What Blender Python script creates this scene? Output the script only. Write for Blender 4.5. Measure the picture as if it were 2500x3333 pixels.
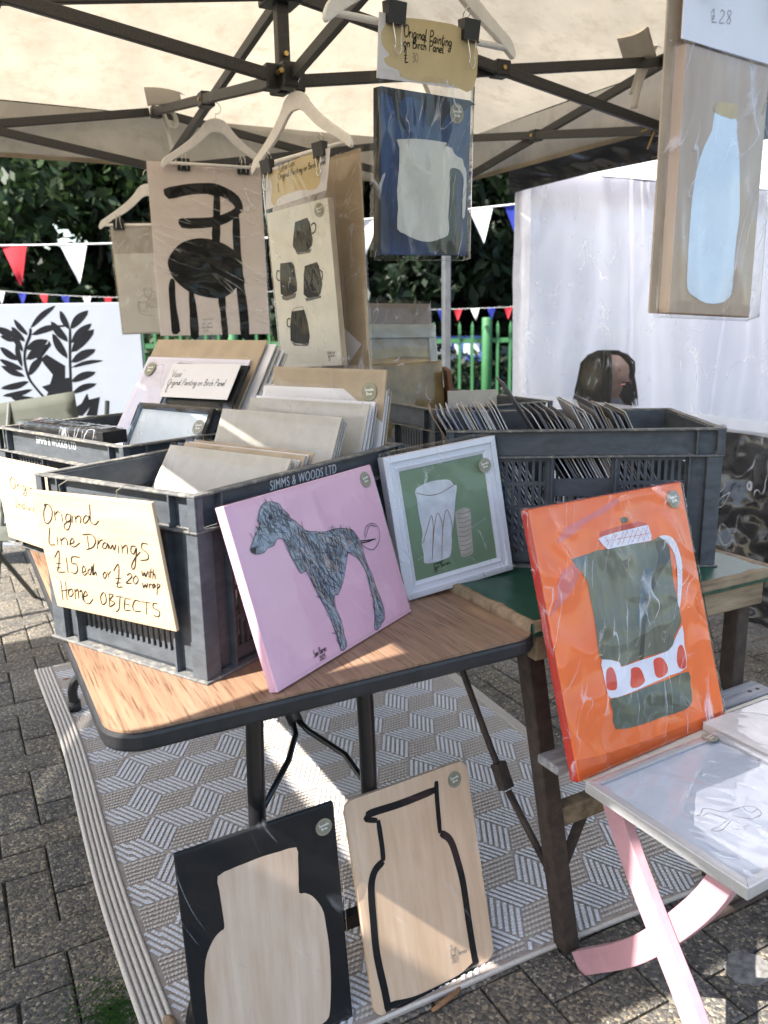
import bpy, math, random, json
import numpy as np
from mathutils import Matrix, Vector, noise
rad = math.radians
for o in list(bpy.data.objects): bpy.data.objects.remove(o)
S = bpy.context.scene
COL = S.collection
# ------------------------------------------------------------------ camera
# stall frame: origin on the ground under the gazebo's centre, x along the table front, z up
CAM = Vector((-0.970, -2.412, 1.310))
cd = bpy.data.cameras.new('camera'); cam = bpy.data.objects.new('camera', cd); COL.objects.link(cam)
FW, RT, UP = Vector((.4540, .8603, -.2320)), Vector((.8824, -.4702, -.0170)), Vector((.1237, .1970, .9726))
FW.normalize(); RT = (RT - FW * RT.dot(FW)).normalized(); UP = RT.cross(FW)
cam.matrix_world = Matrix(((RT.x, UP.x, -FW.x, CAM.x), (RT.y, UP.y, -FW.y, CAM.y), (RT.z, UP.z, -FW.z, CAM.z), (0, 0, 0, 1)))
cd.sensor_fit = 'HORIZONTAL'; cd.sensor_width = 36; cd.lens = 36 * 1.0666
cd.clip_start = .05; cd.clip_end = 400
cd.dof.use_dof = True; cd.dof.focus_distance = 1.75; cd.dof.aperture_fstop = cd.lens / 1000 / .0060
S.camera = cam
# ------------------------------------------------------------------ world and sun
SUN_EL = rad(45)
w = bpy.data.worlds.new('World'); S.world = w; w.use_nodes = True
nt = w.node_tree; bg = nt.nodes['Background']
sky = nt.nodes.new('ShaderNodeTexSky'); sky.sky_type = 'NISHITA'; sky.sun_disc = False
sky.sun_elevation = SUN_EL; sky.sun_rotation = rad(-90); sky.air_density = 1.2; sky.dust_density = 2.0; sky.ozone_density = 1.0
nt.links.new(sky.outputs[0], bg.inputs[0]); bg.inputs[1].default_value = .125
sl = bpy.data.lights.new('sun', 'SUN'); sl.energy = 5.0; sl.angle = rad(.53); sl.color = (1, .955, .89)
sun = bpy.data.objects.new('sun', sl); COL.objects.link(sun)
sd = Vector((math.cos(SUN_EL), .03, -math.sin(SUN_EL)))
sun.rotation_euler = sd.to_track_quat('-Z', 'Y').to_euler(); sun.location = (-6, 0, 8)
vs = S.view_settings; vs.view_transform = 'Standard'; vs.look = 'None'; vs.gamma = 1; vs.exposure = 1.86; vs.use_curve_mapping = False
S.render.engine = 'CYCLES'
cy = S.cycles
cy.max_bounces = 8; cy.diffuse_bounces = 4; cy.glossy_bounces = 3; cy.transmission_bounces = 4; cy.transparent_max_bounces = 24
cy.sample_clamp_indirect = 6; cy.caustics_reflective = False; cy.caustics_refractive = False
cy.use_denoising = True
# ------------------------------------------------------------------ helpers
def tag(o, label=None, cat=None, group=None, kind=None):
    if label: o['label'] = label
    if cat: o['category'] = cat
    if group: o['group'] = group
    if kind: o['kind'] = kind
    return o
def frame(c, yaw=0, lean=0, roll=0):
    return Matrix.Translation(c) @ Matrix.Rotation(rad(yaw), 4, 'Z') @ Matrix.Rotation(rad(lean), 4, 'X') @ Matrix.Rotation(rad(roll), 4, 'Y')
def empty(name, m, label=None, cat=None, group=None):
    o = bpy.data.objects.new(name, None); COL.objects.link(o); o.empty_display_size = .05
    o.matrix_world = m if isinstance(m, Matrix) else Matrix.Translation(m)
    return tag(o, label, cat, group)
def obj(name, me, parent=None, m=None):
    o = bpy.data.objects.new(name, me); COL.objects.link(o)
    if parent is not None: o.parent = parent
    if m is not None:
        if parent is not None: o.matrix_local = m
        else: o.matrix_world = m
    return o
def smooth_pts(pts, n=4, closed=False):
    P = [Vector((*p, 0)) if len(p) == 2 else Vector(p) for p in pts]
    if len(P) < 3: return [tuple(p) for p in P]
    out = []; L = len(P)
    for i in range(L if closed else L - 1):
        p1, p2 = P[i], P[(i + 1) % L]
        p0 = P[i - 1] if (i > 0 or closed) else p1 * 2 - p2
        p3 = P[(i + 2) % L] if (i + 2 < L or closed) else p2 * 2 - p1
        for k in range(n):
            t = k / n
            out.append(.5 * (2 * p1 + (p2 - p0) * t + (2 * p0 - 5 * p1 + 4 * p2 - p3) * t * t + (3 * p1 - p0 - 3 * p2 + p3) * t ** 3))
    if not closed: out.append(P[-1])
    return [tuple(p) for p in out]
class MB:
    """collects shapes; build() links them as one mesh object"""
    def __init__(s): s.v = []; s.f = []
    def add(s, vs, fs):
        n = len(s.v); s.v += [tuple(a) for a in vs]; s.f += [tuple(n + i for i in q) for q in fs]; return s
    def box(s, x0, y0, z0, x1, y1, z1, m=None):
        v = [Vector(p) for p in ((x0, y0, z0), (x1, y0, z0), (x1, y1, z0), (x0, y1, z0), (x0, y0, z1), (x1, y0, z1), (x1, y1, z1), (x0, y1, z1))]
        if m is not None: v = [m @ p for p in v]
        return s.add(v, ((0, 3, 2, 1), (4, 5, 6, 7), (0, 1, 5, 4), (1, 2, 6, 5), (2, 3, 7, 6), (3, 0, 4, 7)))
    def bar(s, p, q, w, h=None, up=(0, 0, 1)):
        p, q = Vector(p), Vector(q); d = (q - p); L = d.length; d.normalize(); h = h or w
        a = d.cross(Vector(up))
        if a.length < 1e-4: a = d.cross(Vector((1, 0, 0)))
        a.normalize(); b = a.cross(d)
        c = [(-1, -1), (1, -1), (1, 1), (-1, 1)]
        v = [p + a * (x * w / 2) + b * (y * h / 2) for x, y in c] + [q + a * (x * w / 2) + b * (y * h / 2) for x, y in c]
        return s.add(v, ((3, 2, 1, 0), (4, 5, 6, 7), (0, 1, 5, 4), (1, 2, 6, 5), (2, 3, 7, 6), (3, 0, 4, 7)))
    def tube(s, pts, r, n=8, cap=True):
        P = [Vector(p) for p in pts]; k = len(P); rs = r if isinstance(r, (list, tuple)) else [r] * k
        t = [(P[min(i + 1, k - 1)] - P[max(i - 1, 0)]).normalized() for i in range(k)]
        a = t[0].cross(Vector((0, 0, 1)))
        if a.length < .05: a = t[0].cross(Vector((1, 0, 0)))
        a.normalize(); v = []
        for i in range(k):
            a = (a - t[i] * a.dot(t[i])).normalized(); b = t[i].cross(a)
            v += [P[i] + (a * math.cos(2 * math.pi * j / n) + b * math.sin(2 * math.pi * j / n)) * rs[i] for j in range(n)]
        f = [(i * n + j, i * n + (j + 1) % n, (i + 1) * n + (j + 1) % n, (i + 1) * n + j) for i in range(k - 1) for j in range(n)]
        if cap: f += [tuple(range(n - 1, -1, -1)), tuple((k - 1) * n + j for j in range(n))]
        return s.add(v, f)
    def poly(s, pts, y=0., t=.0004):
        """flat shape in the local x,z plane: its face at y, edges going back by t"""
        n = len(pts)
        ar = sum(pts[i][0] * pts[(i + 1) % n][1] - pts[(i + 1) % n][0] * pts[i][1] for i in range(n))
        if ar < 0: pts = pts[::-1]
        v = [(p[0], y, p[1]) for p in pts] + [(p[0], y + t, p[1]) for p in pts]
        return s.add(v, [tuple(range(n))] + [(i, n + i, n + (i + 1) % n, (i + 1) % n) for i in range(n)])
    def plate(s, pts, y0, y1):
        s.poly(pts, y0, y1 - y0); n = len(pts)
        b = len(s.v) - n; s.f.append(tuple(range(b + n - 1, b - 1, -1))); return s
    def ribbon(s, pts, w, y=0., taper=.25):
        P = [Vector((p[0], p[1])) for p in pts]; k = len(P); v = []
        for i in range(k):
            d = (P[min(i + 1, k - 1)] - P[max(i - 1, 0)])
            if d.length < 1e-9: d = Vector((1, 0))
            d.normalize(); nrm = Vector((-d.y, d.x))
            e = 1 - taper if i in (0, k - 1) else 1
            v += [(P[i].x + nrm.x * w / 2 * e, y, P[i].y + nrm.y * w / 2 * e), (P[i].x - nrm.x * w / 2 * e, y, P[i].y - nrm.y * w / 2 * e)]
        return s.add(v, [(2 * i + 1, 2 * i + 3, 2 * i + 2, 2 * i) for i in range(k - 1)])
    def disc(s, cx, cz, r, y, n=28, t=.0004):
        return s.poly([(cx + r * math.cos(2 * math.pi * i / n), cz + r * math.sin(2 * math.pi * i / n)) for i in range(n)], y, t)
    def grid(s, nx, ny, fn):
        v = [fn(i / nx, j / ny) for j in range(ny + 1) for i in range(nx + 1)]
        return s.add(v, [(j * (nx + 1) + i, j * (nx + 1) + i + 1, (j + 1) * (nx + 1) + i + 1, (j + 1) * (nx + 1) + i) for j in range(ny) for i in range(nx)])
    def lathe(s, prof, cx=0, cy=0, n=20):
        k = len(prof); v = [(cx + r * math.cos(2 * math.pi * j / n), cy + r * math.sin(2 * math.pi * j / n), z) for r, z in prof for j in range(n)]
        return s.add(v, [(i * n + j, i * n + (j + 1) % n, (i + 1) * n + (j + 1) % n, (i + 1) * n + j) for i in range(k - 1) for j in range(n)])
    def mesh(s, name, mat, smooth=False):
        me = bpy.data.meshes.new(name); me.from_pydata(s.v, [], s.f); me.materials.append(mat)
        if smooth: me.polygons.foreach_set('use_smooth', [True] * len(me.polygons))
        me.update(); return me
    def build(s, name, mat, parent=None, m=None, smooth=False, bevel=0., seg=2):
        o = obj(name, s.mesh(name, mat, smooth), parent, m)
        if bevel:
            b = o.modifiers.new('bevel', 'BEVEL'); b.width = bevel; b.segments = seg; b.limit_method = 'ANGLE'; b.angle_limit = rad(40)
        return o
# ------------------------------------------------------------------ materials
def _mat(name):
    m = bpy.data.materials.new(name); m.use_nodes = True; m.node_tree.nodes.clear(); return m, m.node_tree.nodes, m.node_tree.links
def M(name, col, rough=.6, var=.12, scale=8., bump=0., bscale=60., metal=0., spec=.5, stretch=(1, 1, 1), col2=None, trans=0., dirt=None, coat=0., cut=(.35, .65)):
    """Principled with noise colour variation and fine relief; col2 = second colour in the noise, trans = share of translucency"""
    m, N, L = _mat(name)
    out = N.new('ShaderNodeOutputMaterial'); p = N.new('ShaderNodeBsdfPrincipled')
    tc = N.new('ShaderNodeTexCoord'); mp = N.new('ShaderNodeMapping'); mp.inputs['Scale'].default_value = stretch
    L.new(tc.outputs['Object'], mp.inputs[0])
    nz = N.new('ShaderNodeTexNoise'); nz.inputs['Scale'].default_value = scale; nz.inputs['Detail'].default_value = 6; nz.inputs['Roughness'].default_value = .62
    L.new(mp.outputs[0], nz.inputs['Vector'])
    rp = N.new('ShaderNodeValToRGB'); e = rp.color_ramp.elements
    c2 = col2 or tuple(min(1, c * (1 + var)) for c in col)
    c1 = col if col2 else tuple(c * (1 - var) for c in col)
    e[0].position, e[1].position = cut; e[0].color = (*c1, 1); e[1].color = (*c2, 1)
    L.new(nz.outputs['Fac'], rp.inputs[0]); cout = rp.outputs[0]
    if dirt:
        n2 = N.new('ShaderNodeTexNoise'); n2.inputs['Scale'].default_value = dirt[1]; n2.inputs['Detail'].default_value = 8; n2.inputs['Roughness'].default_value = .7
        L.new(tc.outputs['Object'], n2.inputs['Vector'])
        r2 = N.new('ShaderNodeValToRGB'); r2.color_ramp.elements[0].position = dirt[2]; r2.color_ramp.elements[1].position = min(.99, dirt[2] + .18)
        L.new(n2.outputs['Fac'], r2.inputs[0])
        mx = N.new('ShaderNodeMix'); mx.data_type = 'RGBA'; mx.inputs[7].default_value = (*dirt[0], 1)
        L.new(r2.outputs[0], mx.inputs[0]); L.new(cout, mx.inputs[6]); cout = mx.outputs[2]
    L.new(cout, p.inputs['Base Color'])
    p.inputs['Roughness'].default_value = rough; p.inputs['Metallic'].default_value = metal; p.inputs['Specular IOR Level'].default_value = spec
    p.inputs['Coat Weight'].default_value = coat; p.inputs['Coat Roughness'].default_value = .12
    if bump:
        b = N.new('ShaderNodeBump'); b.inputs['Strength'].default_value = bump; b.inputs['Distance'].default_value = .002
        n3 = N.new('ShaderNodeTexNoise'); n3.inputs['Scale'].default_value = bscale; n3.inputs['Detail'].default_value = 5
        L.new(mp.outputs[0], n3.inputs['Vector']); L.new(n3.outputs['Fac'], b.inputs['Height']); L.new(b.outputs[0], p.inputs['Normal'])
    sh = p.outputs[0]
    if trans:
        t = N.new('ShaderNodeBsdfTranslucent'); L.new(cout, t.inputs[0]); mx = N.new('ShaderNodeMixShader'); mx.inputs[0].default_value = trans
        L.new(p.outputs[0], mx.inputs[1]); L.new(t.outputs[0], mx.inputs[2]); sh = mx.outputs[0]
    L.new(sh, out.inputs[0]); return m
def film(name, scale=18., bump=.5, milky=.0, rough=.05, stretch=(1, 1, 1), ior=1.5, dist=.004, glint=.3, width=.035, patch=.5, refl=.55, rot=0.):
    """clear plastic: transparent, mirror-like at grazing angles; white glint lines are painted in along noise contours"""
    m, N, L = _mat(name)
    out = N.new('ShaderNodeOutputMaterial'); t = N.new('ShaderNodeBsdfTransparent'); t.inputs[0].default_value = (.97, .97, .97, 1)
    g = N.new('ShaderNodeBsdfGlossy'); g.inputs['Roughness'].default_value = rough
    lw = N.new('ShaderNodeLayerWeight'); lw.inputs[0].default_value = .5
    pw = N.new('ShaderNodeMath'); pw.operation = 'POWER'; pw.inputs[1].default_value = 4.; L.new(lw.outputs['Facing'], pw.inputs[0])
    fr = N.new('ShaderNodeMath'); fr.operation = 'MULTIPLY_ADD'; fr.inputs[1].default_value = .9; f0 = ((ior - 1) / (ior + 1)) ** 2; fr.inputs[2].default_value = f0 * refl; L.new(pw.outputs[0], fr.inputs[0])
    tc = N.new('ShaderNodeTexCoord'); mr_ = N.new('ShaderNodeMapping'); mr_.inputs['Rotation'].default_value = (0, rad(rot), 0); L.new(tc.outputs['Object'], mr_.inputs[0]); mp = N.new('ShaderNodeMapping'); mp.inputs['Scale'].default_value = stretch; L.new(mr_.outputs[0], mp.inputs[0])
    n1 = N.new('ShaderNodeTexNoise'); n1.inputs['Scale'].default_value = scale; n1.inputs['Detail'].default_value = 1.5; n1.inputs['Distortion'].default_value = .6; L.new(mp.outputs[0], n1.inputs['Vector'])
    b = N.new('ShaderNodeBump'); b.inputs['Strength'].default_value = bump; b.inputs['Distance'].default_value = dist; L.new(n1.outputs['Fac'], b.inputs['Height'])
    L.new(b.outputs[0], g.inputs['Normal']); L.new(b.outputs[0], lw.inputs['Normal'])
    mx = N.new('ShaderNodeMixShader'); L.new(fr.outputs[0], mx.inputs[0]); L.new(t.outputs[0], mx.inputs[1]); L.new(g.outputs[0], mx.inputs[2])
    sh = mx.outputs[0]
    if milky or glint:
        vo = N.new('ShaderNodeTexNoise'); vo.inputs['Scale'].default_value = scale * .8; vo.inputs['Detail'].default_value = 1.2; vo.inputs['Distortion'].default_value = 1.1; L.new(mp.outputs[0], vo.inputs['Vector'])
        sb = N.new('ShaderNodeMath'); sb.operation = 'SUBTRACT'; sb.inputs[1].default_value = .5; L.new(vo.outputs['Fac'], sb.inputs[0])
        ab = N.new('ShaderNodeMath'); ab.operation = 'ABSOLUTE'; L.new(sb.outputs[0], ab.inputs[0])
        r1 = N.new('ShaderNodeMapRange'); r1.inputs[1].default_value = 0; r1.inputs[2].default_value = width; r1.inputs[3].default_value = 1; r1.inputs[4].default_value = 0; L.new(ab.outputs[0], r1.inputs[0])
        n2 = N.new('ShaderNodeTexNoise'); n2.inputs['Scale'].default_value = scale * .6; n2.inputs['Detail'].default_value = 4; L.new(tc.outputs['Object'], n2.inputs['Vector'])
        r2 = N.new('ShaderNodeMapRange'); r2.inputs[1].default_value = patch; r2.inputs[2].default_value = patch + .14; L.new(n2.outputs['Fac'], r2.inputs[0])
        mu = N.new('ShaderNodeMath'); mu.operation = 'MULTIPLY'; L.new(r1.outputs[0], mu.inputs[0]); L.new(r2.outputs[0], mu.inputs[1])
        m3 = N.new('ShaderNodeMath'); m3.operation = 'MULTIPLY_ADD'; m3.inputs[1].default_value = glint; m3.inputs[2].default_value = milky; L.new(mu.outputs[0], m3.inputs[0])  # highlights painted as white lines from the noise mask, not reflected
        d = N.new('ShaderNodeBsdfDiffuse'); d.inputs[0].default_value = (.92, .92, .96, 1)
        tl = N.new('ShaderNodeBsdfTranslucent'); tl.inputs[0].default_value = (.92, .92, .96, 1); md = N.new('ShaderNodeMixShader'); md.inputs[0].default_value = .4; L.new(d.outputs[0], md.inputs[1]); L.new(tl.outputs[0], md.inputs[2])
        m2 = N.new('ShaderNodeMixShader'); L.new(m3.outputs[0], m2.inputs[0]); L.new(sh, m2.inputs[1]); L.new(md.outputs[0], m2.inputs[2]); sh = m2.outputs[0]
    L.new(sh, out.inputs[0]); return m
def wood(name, c1, c2, scale=6., axis=2, rough=.55, bump=.1, ratio=14., spec=.4, dirt=None, cut=(.3, .7)):
    st = [ratio] * 3; st[axis] = 1
    return M(name, c1, rough, col2=c2, scale=scale, stretch=st, bump=bump, bscale=scale * 3, spec=spec, dirt=dirt, cut=cut)
# ------------------------------------------------------------------ handwriting: one-stroke letters in a unit box
GL = {
 'O': (.7, '35,98 10,75 5,40 25,3 55,8 68,45 55,85 30,97'), 'o': (.5, '25,50 8,35 8,12 25,2 42,18 38,42 25,50'), 'r': (.4, '8,50 12,2|12,30 22,46 36,46'), 'i': (.22, '10,48 12,4|10,68 11,72'),
 'g': (.5, '42,44 20,50 6,30 18,8 36,18 42,46 40,-20 22,-40 4,-28 30,-2'), 'n': (.5, '8,50 12,2|12,30 28,48 40,40 42,4'), 'a': (.5, '38,46 18,48 6,26 16,5 34,18 40,48 40,8 48,4'),
 'l': (.3, '10,100 8,30 14,4 26,8'), 'P': (.6, '12,96 10,0|6,90 36,100 56,80 44,56 14,48'), 't': (.36, '18,85 14,14 20,2 32,8|2,56 32,60'), 'B': (.6, '10,96 10,2|8,94 44,96 46,66 14,54 54,44 48,8 10,2'),
 'c': (.42, '38,42 18,48 6,26 16,6 38,10'), 'h': (.5, '10,100 8,2|10,30 26,46 38,36 40,4'), 'e': (.46, '8,24 36,30 30,48 14,46 6,24 16,4 40,12'), 'C': (.62, '58,86 36,98 10,70 10,28 32,2 60,16'),
 'f': (.4, '34,92 20,98 14,70 12,-10|2,50 30,52'), 'u': (.5, '8,48 10,14 24,4 38,20|40,48 42,4'), 'p': (.5, '8,50 10,-36|10,36 28,50 42,34 30,8 12,10'), 's': (.4, '34,44 14,48 12,30 32,20 26,4 6,6'),
 'S': (.56, '50,88 26,98 12,76 44,48 46,16 22,2 4,14'), 'V': (.6, '6,98 28,2 54,98'), 'm': (.75, '8,50 12,2|12,32 26,48 36,36 37,4|37,32 52,48 62,36 64,4'), 'J': (.5, '4,94 48,96|28,95 28,18 14,2 2,14'),
 'I': (.3, '14,96 14,2|2,96 26,96|2,2 28,2'), 'd': (.5, '40,46 18,48 6,26 18,4 36,16|42,100 40,4'), 'w': (.66, '6,48 16,4 30,40 42,4 58,50'), 'D': (.65, '14,96 12,2|4,94 40,94 58,56 42,10 8,2'), 'v': (.46, '4,48 20,4 40,48'),
 'b': (.5, '10,100 10,4|10,36 28,48 42,28 28,4 10,8'), 'y': (.5, '6,48 22,8|42,48 20,-30 6,-30'), 'k': (.46, '8,100 8,2|36,48 10,24 38,2'), 'L': (.5, '10,96 8,4 44,4'), 'x': (.4, '4,46 34,4|34,46 4,4'),
 '£': (.6, '2,62 26,100 26,44 18,4 56,6|4,46 40,48|8,28 38,28'), '0': (.5, '25,96 8,70 8,28 25,2 42,30 42,72 25,96'), '1': (.3, '6,80 16,96 16,2'), '2': (.5, '6,78 22,97 42,80 34,50 4,4 48,4'), '3': (.5, '6,92 36,94 40,70 18,54 44,38 36,4 6,8'),
 '5': (.5, '44,96 12,96 10,56 34,58 44,30 28,2 4,8'), '8': (.5, '40,90 20,98 8,76 40,30 30,2 8,14 40,76 40,90'), "'": (.14, '8,102 5,82'), 'E': (.5, '12,96 8,4 44,6|12,96 46,96|10,52 38,52')}
def write(mb, text, p, q, h, wd, y, slant=.12):
    """letters between p and q (x,z) with cap height h"""
    p, q = Vector(p), Vector(q); d = q - p; L = d.length; d.normalize(); up = Vector((-d.y, d.x))
    tot = sum(GL[c][0] if c in GL else .34 for c in text) * h; k = L / tot if tot else 1; x = 0
    for c in text:
        if c not in GL: x += .34 * h * k; continue
        wd_, st = GL[c]
        for seg in st.split('|'):
            pts = []
            for a in seg.split():
                u, v = [float(t) / 100 for t in a.split(',')]
                pts.append(tuple(p + d * (x + (u + v * slant) * h * min(k, 1.4)) + up * (v * h)))
            pts = smooth_pts(pts, 3) if len(pts) > 2 else pts
            mb.ribbon([(a[0], a[1]) for a in pts], wd, y)
        x += wd_ * h * k
    return mb
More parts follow.
